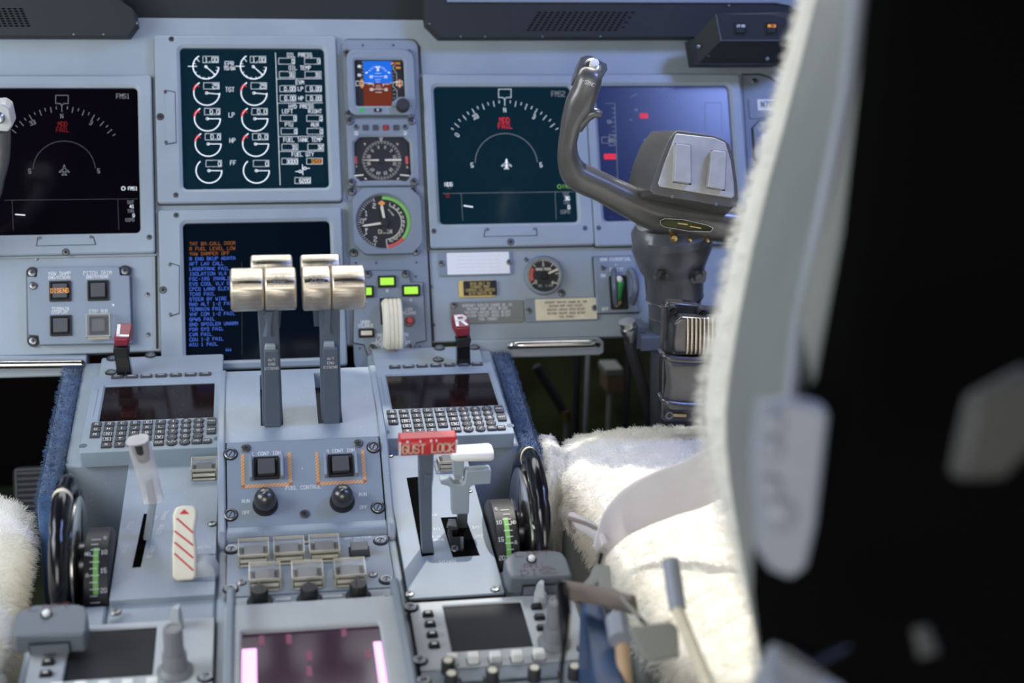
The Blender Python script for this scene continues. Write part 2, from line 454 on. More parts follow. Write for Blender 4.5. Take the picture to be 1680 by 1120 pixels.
# side walls with a window each, cabin bulkhead with the door opening, roof, nose
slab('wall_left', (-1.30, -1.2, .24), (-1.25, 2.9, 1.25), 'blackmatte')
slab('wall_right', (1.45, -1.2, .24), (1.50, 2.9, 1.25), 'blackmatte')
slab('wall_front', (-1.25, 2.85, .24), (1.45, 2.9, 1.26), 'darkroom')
slab('wall_back_left', (-1.25, -1.2, .24), (-.75, -1.15, 2.1), 'blackmatte')
slab('wall_back_right', (.45, -1.2, .24), (1.45, -1.15, 2.1), 'blackmatte')
# unseen roof, its opening added and cut to the wanted sun patch
def roof():
    z = 2.15; k = z-.80
    lit = [(-.03, 1.625), (.12, 1.610), (.31, 1.575), (.60, 1.60), (.90, 1.60), (.90, .90), (.34, .90), (.325, 1.33), (.250, 1.34), (.247, 1.255), (.144, 1.255), (.144, 1.56), (.12, 1.575)]
    hole = [(x+SUN.x/SUN.z*k, y+SUN.y/SUN.z*k) for x, y in lit]
    outer = [(-1.3, -1.2), (2.1, -1.2), (2.1, 3.3), (-1.3, 3.3)]
    from mathutils.geometry import tessellate_polygon
    loops = [[Vector((*p, 0)) for p in outer], [Vector((*p, 0)) for p in hole[::-1]]]
    allp = outer+hole[::-1]; b = MB(); b.use('blackmatte')
    b.add([(x, y, z) for x, y in allp], [t for t in tessellate_polygon(loops)])
    o = b.build('ceiling_sun_mask'); o['kind'] = 'structure'
    sd = o.modifiers.new('s', 'SOLIDIFY'); sd.thickness = .02; sd.offset = 1
roof()

# ---------------------------------------------------------------- instrument panel board
T = Thing('instrument_panel', 'blue-grey main instrument panel board carrying all the displays and gauges', 'panel', PAN, 0, -.28, -.004)
vb = PAN.uv(257, 576)[1]; vt = PAN.uv(418, 30)[1]
ul, ur = PAN.uv(-130, 300)[0], PAN.uv(1500, 300)[0]
b = T.mb(); b.use('paint').box(ul, vb, -.02, ur, vt, 0)
b.build('panel_board', T.o, bev=.002)
# recessed band below the left display, raised lip under the upper display
zz = Z(0, 100, 3.292)
b = T.mb(); b.use('paint')
r = R4(PAN, (0, 421), (257, 418), (0, 424), (257, 421)); b.box(ul, r[1], 0, r[2], r[3], .003)
b.build('lip', T.o)
# centre instrument column: a plate with a dark outline
c0 = R4(PAN, (566, 66), (687, 66), (566, 606), (708, 604))
uR = PAN.uv(697, 330)[0]; uL = PAN.uv(561, 66)[0]
b = T.mb(); b.use('seam').rr(uL, c0[1], uR+.0012, c0[3]+.0012, .010, 0, .0016); b.use('paint_panel').rr(uL-.001, c0[1], uR, c0[3], .010, 0, .0022, ch=.0004)
b.build('instrument_column_plate', T.o)
for i, (x, y) in enumerate([(595, 75), (645, 75), (584, 432), (683, 431), (682, 454), (590, 572), (689, 569), (683, 470), (617, 432)]):
    u, v = PAN.uv(x, y); screw(T, u, v, .0022, .0016, kind='socket')
for (x, y) in [(242, 483), (243, 549), (707, 470), (711, 533), (829, 424), (60, 424)]:
    u, v = PAN.uv(x, y); screw(T, u, v, .0002, .0028)
# right side lower panel seam and the side panel at far right
b = T.mb(); b.use('seam')
p = PAN.uv(702, 410); q = PAN.uv(711, 560); b.line(p, q, .0022, .0024)
p = PAN.uv(256, 420); q = PAN.uv(258, 572); b.line(p, q, .0026, .0012)
p = PAN.uv(688, 75); q = PAN.uv(691, 123); b.line(p, q, .0016, .0012)
pts = [PAN.uv(1217, 123), PAN.uv(1246, 123), PAN.uv(1262, 128), PAN.uv(1290, 148), PAN.uv(1330, 175)]
b.poly(pts, .0022, .0026)
b.build('panel_seam', T.o)
b = T.mb(); b.use('paint_inst').prism([PAN.uv(1217, 124), PAN.uv(1246, 124), PAN.uv(1262, 129), PAN.uv(1290, 149), PAN.uv(1340, 180), PAN.uv(1360, 420), PAN.uv(1235, 420)], 0, .0022)
b.build('side_plate', T.o)
u, v = PAN.uv(1237, 134); screw(T, u, v, .0022, .004)
PANEL = T

# ---------------------------------------------------------------- display units
def display(name, label, outer, scr, mt, fr=PAN, w1=.011, handle=None, sc_pts=(), socket=None, group='large display units on the instrument panel'):
    T = Thing('display_unit', label, 'display', fr, (outer[0]+outer[2])/2, outer[1], 0, group)
    b = T.mb(); b.use('paint').bez(outer, scr, .004, .006, 0, w1, .0035, ch=.0016); b.build('bezel', T.o)
    b = T.mb(); e = .001; b.use('seam').rr(outer[0]-e, outer[1]-e, outer[2]+e, outer[3]+e, .004, 0, .002); b.build('gasket', T.o)
    b = T.mb(); e = -.0005; b.use(mt).rr(scr[0]+e, scr[1]+e, scr[2]-e, scr[3]-e, .006, .0022, .0045); b.build('screen', T.o)
    if handle:
        b = T.mb(); b.use('seam'); pts = [fr.uv(x, y, w1) for x, y in handle]
        b.poly(pts, .0011, w1+.0003); b.use('paint')
        b.prism([(p[0]*.98+.02*(pts[0][0]+pts[2][0])/2, p[1]*.98+.02*(pts[0][1]+pts[2][1])/2) for p in pts], w1-.001, w1+.0009)
        b.use('screwmetal')
        for x, y in (pts[0], pts[-1]): b.cyl(x*.92+.08*(pts[0][0]+pts[2][0])/2, y*.92+.08*(pts[0][1]+pts[2][1])/2, .0022, w1, w1+.0016, 12)
        b.build('handle', T.o, bev=.0003)
    for x, y in sc_pts:
        u, v = fr.uv(x, y, w1); screw(T, u, v, w1, .0034, kind='socket')
    if socket:
        u, v = fr.uv(*socket, w1); screw(T, u, v, w1, .0048, kind='socket')
    return T
WS = .0048; LW_ = .54
class Sym:
    """symbols on a screen, positioned in the coordinates of the photo's own screen"""
    def __init__(s, T, cv, fr=PAN, w=WS, k=K): s.b = T.mb(); s.T = T; s.cv = cv; s.fr = fr; s.w = w; s.k = k
    def p(s, x, y): return s.fr.uv(*s.cv(x, y), s.w)
    def use(s, m): s.b.use(m); return s
    def ln(s, x0, y0, x1, y1, wd=.0009): s.b.line(s.p(x0, y0), s.p(x1, y1), wd*LW_, s.w, 1); return s
    def pl(s, pts, wd=.0009, closed=False): s.b.poly([s.p(*q) for q in pts], wd*LW_, s.w, closed); return s
    def bx(s, x0, y0, x1, y1, wd=.0009): return s.pl([(x0, y0), (x1, y0), (x1, y1), (x0, y1)], wd, True)
    def tx(s, t, x, y, h, wd=None, al='c', **kw):
        kw.setdefault('asp', .50); kw.setdefault('sp', .40)
        u, v = s.p(x, y); y0 = s.p(x, y+h/2)[1]; y1 = s.p(x, y-h/2)[1]
        s.b.text(t, u, v, y1-y0, s.w, (wd or (y1-y0)*.13)*LW_, al, **kw); return s
    def arc(s, x, y, r, a0, a1, wd=.0009):
        """angles anticlockwise from the right"""
        u, v = s.p(x, y); R = s.p(x+r, y)[0]-u; wd *= .8
        s.b.ring(u, v, R-wd/2, R+wd/2, s.w, a0, a1, 72); return s
    def fill(s, x0, y0, x1, y1, w=None):
        a = s.p(x0, y0); c = s.p(x1, y1); w = s.w if w is None else w
        s.b.add([(a[0], c[1], w), (c[0], c[1], w), (c[0], a[1], w), (a[0], a[1], w)], [(0, 1, 2, 3)]); return s
    def done(s, name='symbols'): return s.b.build(name, s.T.o)

# engine display, upper centre
o = R4(PAN, (253, 57), (550, 60), (258, 332), (562, 330), .011); sr = R4(PAN, (294.5, 76), (532, 79), (300, 310), (540, 307), .011)
T = display('display_unit', 'top centre display unit showing engine dials and oil, fuel figures', o, sr, 'screenteal',
            handle=[(270.5, 148), (287, 151), (289, 234), (272, 237)], sc_pts=[(281, 64), (288.5, 320)], socket=(263, 191.5))
c1 = Z(240, 40, 3.652); S = Sym(T, c1); S.use('e_white')
for cx, dx in ((357, 0), (641, 284)):
    for i, (cy, val, ty) in enumerate([(253, '1.00', 0), (411, '29', 1), (565, '0.0', 1), (716, '0.0', 1), (876, '0', 2)]):
        x = cx+i*4.6; r = 77
        S.use('e_white')
        if ty == 0:
            S.arc(x, cy, r, 120, 357, .0016); S.ln(x-105, cy-2, x-55, cy-2, .0016)
            S.ln(x-58, cy-52, x-40, cy-30, .0012)
            for a in (140, 165, 210, 235, 260, 285, 315, 340, 357):
                c, q = math.cos(rad(a)), math.sin(rad(a)); S.ln(x+r*c, cy-r*q, x+(r-13)*c, cy-(r-13)*q, .001)
            S.ln(x, cy, x+55, cy+47, .0018)
        else:
            S.arc(x, cy, r, (122 if ty == 1 else 130), 360, .0016)
            S.ln(x+4, cy+(0 if i > 1 else 0), x+r, cy+(7 if i == 1 else 0), .0018)
            if ty == 1: S.use('e_red').arc(x, cy, r+2, 138, 168, .003).ln(x-58, cy-52, x-48, cy-38, .0018).use('e_white')
        S.arc(x, cy, 7, 0, 360, .0009)
        S.bx(x-18, cy-62, x+75, cy-24, .0007); S.tx(val, x+70, cy-42, 27, .0011, 'r')
for t, x, y, h in [('EPR', 497, 235, 26), ('TO/GA', 498, 263, 19), ('TGT', 501, 390, 26), ('LP', 511, 542, 26), ('HP', 516, 695, 26), ('FF', 520, 829, 26)]:
    S.tx(t, x, y, h, .0009)
S.ln(774, 170, 802, 962, .0010)
for y, x0, x1 in [(327, 782, 1052), (472, 788, 1056), (672, 796, 1062), (761, 799, 1064)]: S.ln(x0, y, x1, y-2, .0008)
for t, x, y in [('OIL PRESS', 918, 183), ('OIL TEMP', 920, 260), ('EVM', 920, 347), ('LP', 924, 386), ('HP', 927, 443), ('HYD PRESS', 928, 491), ('LEFT', 846, 520),
                ('RIGHT', 1011, 520), ('PTU', 855, 600), ('AUX', 1011, 600), ('FUEL TANK TEMP', 938, 691), ('FUEL QTY', 938, 778)]:
    S.tx(t, x, y, 23, .0009)
for x, y, wd, t in [(841, 220, 96, '0'), (995, 220, 94, '0'), (844, 300, 94, '31'), (999, 300, 96, '31'), (847, 385, 94, '0.00'), (1002, 385, 94, '0.00'), (849, 442, 94, '0.00'),
                    (1004, 442, 92, '0.00'), (852, 562, 96, '0'), (1008, 562, 94, '0'), (856, 640, 96, '0'), (1011, 640, 94, '0'), (860, 734, 96, '31'), (1015, 734, 94, '32'),
                    (860, 820, 96, '3000'), (1008, 819, 94, '3200'), (937, 935, 94, '6200')]:
    S.use('e_white').bx(x-wd/2, y-18, x+wd/2, y+18, .0007)
    S.use('e_amber' if t == '3200' else 'e_white').tx(t, x+wd/2-4, y+1, 23, .0011, 'r')
S.use('e_white').ln(935, 840, 938, 900, .0014).ln(960, 862, 978, 862, .0014).arc(950, 862, 8, 0, 360, .001).ln(895, 881, 912, 881, .0014).arc(922, 881, 8, 0, 360, .001)
S.done()

# message display, lower centre
o = R4(PAN, (260.5, 344), (560, 341), (264, 606), (570, 602), .011); sr = R4(PAN, (301, 365), (541.5, 361.5), (303, 592), (549, 586), .011)
T = display('display_unit', 'lower centre display unit listing blue and amber fault messages behind the thrust levers', o, sr, 'screenglass',
            handle=[(278.5, 431), (294, 436), (294, 514), (279, 519)], sc_pts=[(289, 353), (290, 600)], socket=(267.5, 475.5))
c4 = Z(240, 320, 3.652); S = Sym(T, c4)
msgs = ['TAT BA.CALL DOOR', 'R FUEL LEVEL LOW', 'YAW DAMPER OFF', 'R ENG BKUP ADATA', 'AFT LAV CALL', 'LASERTRAK FAIL', 'ISOLATION VLV', 'FGC-IRS INVALID', 'EVS COOL VLV O',
        'CPCS LAND ELEV', 'TCAS FAIL', 'STEER BY WIRE', 'RAD ALT 1-2 FAIL', 'TERRAIN FAIL', 'VHF COM 1-2 FAIL', 'GPWS FAIL', 'GND SPOILER UNARM', 'FDR SYS FAIL', 'CVR FAIL', 'CDU 1-2 FAIL', 'AIU 1 FAIL']
for i, t in enumerate(msgs):
    S.use('e_amberdim' if i < 3 else 'e_blue').tx(t, 260, 292+30.2*i, 19, .0009, 'l', asp=.62, sp=.42)
S.use('e_blue').tx('vvv', 492, 925, 17, .0008); S.use('e_dim').ln(572, 400, 574, 960, .0004)
S.done()

# navigation displays
def nav(T, c, cx, cy, s, bright, side, fr=PAN):
    S = Sym(T, c, fr); q = 1 if bright else 0; wh = 'e_white' if bright else 'e_grey'; dm = 'e_grey' if bright else 'e_dim'
    # cx,cy: aircraft position in zoom units, s: zoom units per photo pixel
    S.use(wh)
    R = 107*s; oy = cy-0*s
    X0, Y0 = cx-(3 if side else 4)*s, cy+2*s
    for k in range(-11, 12):
        a = 90-k*5.0; c_, q_ = math.cos(rad(a)), math.sin(rad(a)); L = 9*s if k % 2 == 0 else 4.5*s
        yy = Y0-R*q_*.98-0*s
        S.ln(X0+R*c_, Y0-R*q_, X0+(R-L)*c_, Y0-(R-L)*q_, .0010)
    S.tx('N', X0, Y0-R+16*s, 7*s, .0009)
    for t, dx, dy, ro in (('33', -48, 27, 24), ('3', 48, 27, -24)): S.tx(t, X0+dx*s, Y0-R+dy*s, 7*s, .0009, rot=ro)
    if bright: S.tx('0', X0-78*s, Y0-R+57*s, 7*s, .0009, rot=50)
    S.pl([(X0-10*s, Y0-R-18*s), (X0+10.5*s, Y0-R-18*s), (X0+10.5*s, Y0-R-4.5*s), (X0+3*s, Y0-R-4.5*s), (X0, Y0-R-1*s), (X0-3*s, Y0-R-4.5*s), (X0-10*s, Y0-R-4.5*s)], .0009, True)
    S.ln(X0, Y0-R-1*s, X0, Y0-R+8*s, .0009)
    S.use(dm).arc(cx, cy, 51*s, 3, 177, .0007)
    S.use(wh).tx('5', cx-56.5*s, cy+1.5*s, 7*s, .0010).tx('5', cx+56.5*s, cy+1*s, 7*s, .0010)
    pl = [(0, -9), (1.6, -5), (1.6, -2.4), (8, 2), (8, 3.6), (1.5, 1.4), (1.3, 5), (3.6, 7), (3.6, 8.2), (0, 7.2)]
    pl = pl+[(-x, y) for x, y in pl[::-1]]
    S.pl([(cx+x*s, cy+y*s) for x, y in pl], .0009, True)
    if bright: S.ln(cx, cy-7*s, cx, cy+6*s, .0028)
    return S
o = R4(PAN, (-62, 124), (246, 122), (-55, 419), (256, 415), .011); sr = R4(PAN, (-26, 143), (221, 142), (-16, 388), (235, 379), .011)
T = display('display_unit', 'leftmost display unit, dim navigation map with FMS1 in its corner', o, sr, 'screenblack',
            handle=[(62, 390), (60, 403), (157, 401), (153, 388)], sc_pts=[(245, 389)], socket=(108, 413.5))
c3 = Z(0, 100, 3.292); S = nav(T, c3, 347, 590, 3.292, False, 0)
S.use('e_grey').tx('FMS1', 664, 190, 25, .0010)
S.use('e_reddim').tx('MDD', 338, 340, 24, .0012).tx('FAIL', 338, 370, 24, .0012)
S.use('e_white').tx('FMS1', 717, 688, 18, .0009).arc(666, 688, 10, 0, 360, .0009)
S.use('e_dim').ln(25, 752, 745, 744, .0006).ln(636, 746, 642, 912, .0006).ln(65, 752, 72, 912, .0006)
S.use('e_grey').tx('SAT', 706, 762, 17, .0007).tx('TAS', 706, 810, 17, .0007).tx('GSPD', 702, 858, 17, .0007)
S.use('e_white').tx('41', 712, 785, 17, .0010).tx('0', 722, 834, 17, .0010).ln(85, 828, 133, 832, .0022)
S.done()
o = R4(PAN, (692, 122), (962.5, 121), (708, 405), (972, 402.5), .011); sr = R4(PAN, (711.5, 141), (937, 140), (722, 368.5), (948, 363), .011)
T = display('display_unit', 'display unit with FMS2 navigation map, right of the round gauges', o, sr, 'screenteal',
            handle=[(796, 376), (794, 388), (881, 386), (880, 375)], sc_pts=[(712, 379), (960, 374)], socket=(838, 396.5))
c7 = Z(680, 100, 3.0); S = nav(T, c7, 453, 508, 3.0, True, 1)
S.use('e_grey').tx('FMS2', 708, 162, 25, .0011)
S.use('e_red').tx('MDD', 443, 291, 25, .0013).tx('FAIL', 446, 319, 25, .0013)
S.use('e_green').tx('FMS2', 755, 618, 18, .0010).arc(713, 618, 9, 0, 360, .0010)
S.use('e_white').tx('HDG', 168, 607, 19, .0011); S.use('e_grey').tx('---', 168, 628, 9, .0007)
S.use('e_reddim').tx('WX', 163, 664, 14, .0016)
S.use('e_grey').ln(140, 652, 790, 643, .0006).ln(230, 652, 238, 785, .0006).ln(692, 645, 698, 780, .0006)
S.use('e_grey').tx('SAT', 746, 655, 16, .0007).tx('TAS', 748, 697, 16, .0007).tx('GSPD', 742, 742, 17, .0008)
S.use('e_white').tx('36', 752, 676, 18, .0013).tx('0', 760, 719, 18, .0013).ln(245, 712, 285, 718, .0028)
S.done()
o = R4(PAN, (963.5, 121), (1215, 120.5), (973, 402.5), (1233, 399), .011); sr = R4(PAN, (979, 140), (1197, 139), (990, 363), (1212, 358), .011)
T = display('display_unit', 'rightmost display unit glowing blue behind the control wheel', o, sr, 'screenblue', sc_pts=[(982.5, 373.5)])
S = Sym(T, c7); S.use('e_grey')
S.ln(985, 208, 1000, 575, .0008).ln(940, 208, 985, 210, .0006)
for i in range(8): S.ln(972-(10 if i % 4 == 3 else 0), 233+i*22.5, 988+i*.5, 233+i*22.5, .0007)
S.tx('60', 959, 299, 16, .0008).pl([(922, 375), (960, 375), (960, 363), (985, 363), (985, 416), (960, 416), (960, 404), (922, 404)], .0009, True).tx('40', 966, 390, 20, .0011)
S.use('e_red').tx('000', 1129, 270, 18, .0030).tx('0000', 962, 470, 20, .0036).ln(1212, 370, 1240, 370, .002).ln(1213, 370, 1213, 395, .0025)
S.use('e_white').ln(1133, 388, 1178, 388, .0018).ln(1176, 388, 1176, 405, .0018)
S.use('e_dim')
for a in range(45, 136, 10): S.ln(1230+120*math.cos(rad(a)), 300-120*math.sin(rad(a)), 1230+(132 if a % 20 == 5 else 127)*math.cos(rad(a)), 300-(132 if a % 20 == 5 else 127)*math.sin(rad(a)), .0010)
S.ln(1430, 205, 1510, 205, .0007).ln(1430, 205, 1432, 350, .0007).ln(1510, 205, 1512, 350, .0007).tx('GEN TRIM', 1095, 549, 13, .0006).tx('DATA', 1085, 567, 13, .0006).tx('---', 965, 770, 12, .0007)
S.use('e_grey').ln(1060, 180, 1098, 162, .0007).pl([(1082, 238), (1098, 236), (1094, 250)], .0007, True).ln(1060, 287, 1070, 293, .001)
S.done()

# ---------------------------------------------------------------- standby instruments
c6 = Z(560, 60, 4.48)
def P6(x, y, w=.002): return PAN.uv(*c6(x, y), w)
T = Thing('standby_attitude_display', 'small square standby attitude display, blue over brown, with a round knob', 'instrument', PAN, *P6(290, 560), .0022, 'standby instruments in the centre column')
wt = .016
b = T.mb(); b.use('paint_panel')
out = [P6(x, y, wt) for x, y in [(40, 96), (520, 93), (530, 300), (532, 520), (480, 572), (95, 574), (42, 525), (38, 300)]]
ou = (P6(38, 96, wt)[0], P6(50, 574, wt)[1], P6(530, 96, wt)[0], P6(50, 96, wt)[1]); inn = (P6(95, 165, wt)[0], P6(100, 508, wt)[1], P6(458, 165, wt)[0], P6(100, 165, wt)[1])
b.bez(ou, inn, .012, .003, .002, wt, .010, ch=.001)
b.prism([P6(x, y, wt) for x, y in [(370, 512), (375, 480), (425, 445), (520, 445), (520, 512)]], .010, wt+.001)
b.build('case', T.o)
b = T.mb(); b.use('seam'); e = .0006; b.box(inn[0]-e, inn[1]-e, .009, inn[2]+e, inn[3]+e, .0105); b.build('screen', T.o)
S = Sym(T, c6, PAN, .0108)
S.use('e_sky').fill(160, 180, 375, 342).use('e_earth').fill(160, 342, 375, 510)
S.w = .0111; S.use('e_white')
for x, y, L in [(270, 270, 44), (270, 316, 40), (268, 332, 26), (272, 362, 30), (272, 377, 40), (273, 410, 44), (270, 293, 72), (272, 388, 76)]: S.ln(x-L/2, y, x+L/2, y-1, .0006)
for x, y in [(218, 295), (325, 295), (220, 388), (327, 389)]: S.tx('10', x, y, 17, .0009)
for x, y, t in [(133, 219, '80'), (133, 283, '60')]: S.tx(t, x, y, 17, .0009)
for a in (35, 50, 65, 78, 102, 115, 130, 145): S.ln(267+66*math.cos(rad(a)), 292-66*math.sin(rad(a)), 267+78*math.cos(rad(a)), 292-78*math.sin(rad(a)), .0009)
S.pl([(256, 222), (280, 222), (262, 250), (276, 250)], .0014, True).ln(180, 268, 192, 262, .002).ln(344, 262, 356, 268, .002)
S.ln(360, 342, 368, 342, .001).ln(168, 342, 232, 342, .0007).ln(376, 335, 430, 335, .0007).ln(192, 349, 235, 349, .0008).ln(235, 349, 235, 364, .0008).ln(308, 349, 352, 349, .0008).ln(308, 349, 308, 364, .0008)
S.bx(108, 328, 162, 360, .0008).bx(405, 328, 448, 360, .0008)
S.use('offwhite')
for y in range(188, 340, 24): S.ln(150, y, 162, y, .0007).ln(377, y+5, 388, y+5, .0007)
for y in range(395, 500, 28): S.ln(380, y, 394, y, .0007)
S.use('e_amber').tx('40', 142, 345, 18, .0011).tx('00', 150, 322, 10, .001).tx('00', 152, 370, 10, .001).tx('180', 422, 345, 17, .0010).tx('00', 428, 322, 10, .001).tx('20', 428, 368, 10, .001)
S.tx('30.19IN', 398, 197, 13, .0008).tx('BARO', 418, 229, 12, .0008)
S.use('offwhite').pl([(392, 212), (378, 230), (405, 268), (408, 330)], .0009).pl([(405, 328), (378, 350), (378, 366), (408, 392), (410, 480), (380, 505)], .0009)
S.tx('M', 270, 541, 15, .0012) if False else None
S.done()
b = T.mb(); u, v = P6(455, 495, wt+.012); b.use('rubber').lathe(u, v, [(.0088, wt), (.0088, wt+.010), (.0078, wt+.012), (.0001, wt+.012)], 20); b.build('knob', T.o, label='round dark grey knob')
b = T.mb(); b.use('facedark').rr(*(P6(240, 555, wt)), *(P6(296, 528, wt)), .0015, wt-.001, wt+.0012); b.use('lettering').text('M', *P6(268, 541, wt), .0032, wt+.0014, .0006)
u, v = P6(151, 540, wt); b.use('green').cyl(u, v, .003, wt-.001, wt+.0006, 14); b.build('button', T.o)
for x, y in [(40, 118), (495, 120), (55, 566), (512, 566)]:
    u, v = P6(x, y, .012); screw(T, u, v, .0098 if y < 200 else .0098, .0052)

T = Thing('radio_magnetic_indicator', 'black compass dial with two white needles and red side flags', 'instrument', PAN, *P6(295, 1098), .0022, 'standby instruments in the centre column')
wt = .010
ou = (P6(38, 605, wt)[0], P6(50, 1098, wt)[1], P6(556, 605, wt)[0], P6(50, 603, wt)[1]); inn = (P6(92, 733, wt)[0], P6(100, 1056, wt)[1], P6(502, 733, wt)[0], P6(100, 733, wt)[1])
b = T.mb(); b.use('paint_inst').bez(ou, inn, .004, .008, .002, wt, .003, n=1); b.build('case', T.o)
b = T.mb(); b.use('facedark').rr(inn[0]-.0005, inn[1]-.0005, inn[2]+.0005, inn[3]+.0005, .008, .002, .0035, n=1); b.build('dial_face', T.o)
S = Sym(T, c6, PAN, .0038); S.use('offwhite'); cx, cy = 297, 908
for k in range(72):
    a = k*5; r0 = 130 if k % 2 else 121; S.ln(cx+r0*math.cos(rad(a)), cy-r0*math.sin(rad(a)), cx+142*math.cos(rad(a)), cy-142*math.sin(rad(a)), .0007 if k % 2 else .0010)
for k, t in enumerate(['6', '3', '0', '33', '30', '27', '24', '21', '18', '15', '12', '9']):
    a = 75+30*k; S.tx(t, cx+98*math.cos(rad(a)), cy-98*math.sin(rad(a)), 20, .0010, rot=a-90)
for x, y in [(172, 790), (412, 790)]: S.pl([(x-6, y-6), (x+8, y-2), (x, y+8)], .001, True)
S.pl([(280, 742), (302, 742), (291, 766)], .0016, True)
S.use('pinkred').fill(98, 880, 118, 935).fill(470, 880, 492, 935)
S.use('offwhite').tx('VOR', 112, 955, 8, .0006, rot=90).tx('ADF', 484, 958, 8, .0006, rot=90); S.done('dial_markings')
b = T.mb(); b.use('offwhite'); wv = .0052
p = P6(150, 908, wv); q = P6(285, 908, wv); b.prism([(p[0], p[1]-.0002), (q[0], q[1]-.0012), (q[0], q[1]+.0012), (p[0], p[1]+.0002)], wv, wv+.0006)
p = P6(440, 906, wv); q = P6(308, 908, wv); b.prism([(p[0], p[1]-.0012), (q[0], q[1]-.0012), (q[0], q[1]+.0012), (p[0], p[1]+.0012)], wv, wv+.0006)
b.use('facedark').cyl(*P6(297, 908, wv), .0040, .0035, wv+.0014, 16); b.build('needle', T.o)
for sx in (-1, 1):
    b = T.mb(); x = 297+sx*172; b.use('facedark').cyl(*P6(x-sx*4, 1028, .008), .0068, .003, .0095, 18)
    b.use('offwhite'); p = P6(x-sx*38, 1016, .0098); q = P6(x+sx*30, 1022, .0098); b.line(p, q, .0018, .0098)
    b.line(P6(x-sx*60, 1048, .0098), P6(x-sx*46, 1040, .0098), .0015, .0098)
    b.build('course_knob', T.o)
b = T.mb()
for i, x in enumerate((178, 252, 327, 403)):
    p = P6(x-21, 690, wt); q = P6(x+21, 650, wt); b.use('buttongrey' if i != 2 else 'darkred').rr(*p, *q, .001, wt-.001, wt+.0012)
    if i == 2: b.use('pinkred').text('OFF', (p[0]+q[0])/2, (p[1]+q[1])/2+.0015, .0022, wt+.0014, .0005).text('BAT', (p[0]+q[0])/2, (p[1]+q[1])/2-.0015, .0022, wt+.0014, .0005)
b.build('annunciator', T.o)
b = T.mb(); b.use('lettering')
for x, a1, a2 in ((110, 'VOR', 'CRS'), (470, 'VOR', 'ADF')):
    b.text(a1, *P6(x, 702, wt), .0022, wt+.0003, .0005).text(a2, *P6(x, 718, wt), .0022, wt+.0003, .0005)
b.build('lettering', T.o)
for x, y, r in [(62, 622, .0055), (517, 622, .0055), (76, 1072, .0055), (535, 1068, .0055), (110, 666, .0036), (470, 666, .0036)]:
    u, v = P6(x, y, wt); screw(T, u, v, wt, r)

c2z = Z(560, 290, 8.0)
def P2(x, y, w=.002): return PAN.uv(*c2z(x, y), w)
T = Thing('cabin_pressure_gauge', 'round dial with green arc, orange marker and two cream needles in a grey case', 'gauge', PAN, *P2(575, 1020), .0022, 'standby instruments in the centre column')
wt = .014; cx, cy = P2(565, 580, wt); ro = .0455
b = T.mb(); b.use('paint_inst')
oc = [P2(x, y, wt) for x, y in [(200, 150), (925, 145), (1005, 245), (1018, 900), (905, 1005), (262, 1018), (140, 905), (125, 260)]]
# case with round opening: ring fan between octagon-ish outline and circle
n = 64; orect = rrpts(P2(128, 0)[0], P2(0, 1018, wt)[1], P2(1012, 0)[0], P2(0, 148, wt)[1], .014, 1)
def on_outline(a):
    d = Vector((math.cos(a), math.sin(a))); best = None
    for i in range(len(orect)):
        p = Vector(orect[i])-Vector((cx, cy)); q = Vector(orect[(i+1) % len(orect)])-Vector((cx, cy)); e = q-p
        den = d.x*e.y-d.y*e.x
        if abs(den) < 1e-12: continue
        t = (p.x*e.y-p.y*e.x)/den; s_ = (p.x*d.y-p.y*d.x)/den
        if t > 0 and -1e-6 <= s_ <= 1.000001 and (best is None or t < best): best = t
    return (cx+d.x*best, cy+d.y*best)
vs = []; fs = []
ringsrc = []
for j in range(n):
    a = 2*math.pi*j/n; ex = on_outline(a); ringsrc.append(((ex[0], ex[1]), (cx+math.cos(a), cy+math.sin(a))))
Rd = .0358
rings = []
for which, wz in ((0, .002), (0, wt), (1, wt), (2, wt-.003), (3, .006)):
    row = []
    for j in range(n):
        a = 2*math.pi*j/n; ex = ringsrc[j][0]
        if which == 0: row.append((ex[0], ex[1], wz))
        else:
            rr_ = {1: Rd+.0022, 2: Rd, 3: Rd-.0003}[which]; row.append((cx+rr_*math.cos(a), cy+rr_*math.sin(a), wz))
    rings.append(row)
for row in rings: vs += row
for i in range(len(rings)-1):
    for j in range(n): fs.append((i*n+j, i*n+(j+1) % n, (i+1)*n+(j+1) % n, (i+1)*n+j))
b.add(vs, fs); b.build('case', T.o)
b = T.mb(); b.use('facedark').cyl(cx, cy, Rd, .0045, .0065, 64); b.build('dial_face', T.o)
b = T.mb(); wv = .0069
b.use('lime').ring(cx, cy, Rd-.0050, Rd-.0006, wv, 92, -42).use('pinkred').ring(cx, cy, Rd-.0050, Rd-.0006, wv, -42, -84).use('offwhite').ring(cx, cy, Rd-.0129, Rd-.0118, wv, 70, -82)
def rad_ln(a, r0, r1, wd): b.line((cx+r0*math.cos(rad(a)), cy+r0*math.sin(rad(a))), (cx+r1*math.cos(rad(a)), cy+r1*math.sin(rad(a))), wd, wv)
rad_ln(-85, Rd-.0129, Rd-.0005, .0009)
for k in range(12): rad_ln(70-k*13.2, Rd-.012, Rd-.0085, .0008)
for k in range(25): rad_ln(112+k*5.6, Rd-(.0055 if k % 6 == 0 else .004), Rd-.0008, .0012 if k % 6 == 0 else .0009)
for a, t, rr_ in [(118, '2', .0255), (152, '1', .026), (176, '0', .029), (207, '1', .027), (241, '2', .0255)]:
    b.text(t, cx+rr_*math.cos(rad(a)), cy+rr_*math.sin(rad(a)), .0062, wv, .0010)
for k, t in enumerate(['1', '2', '3', '4', '5', '6', '7', '8', '9', '10', '11']): b.text(t, cx+.0265*math.cos(rad(70-k*14)), cy+.0265*math.sin(rad(70-k*14)), .0028, wv, .0006)
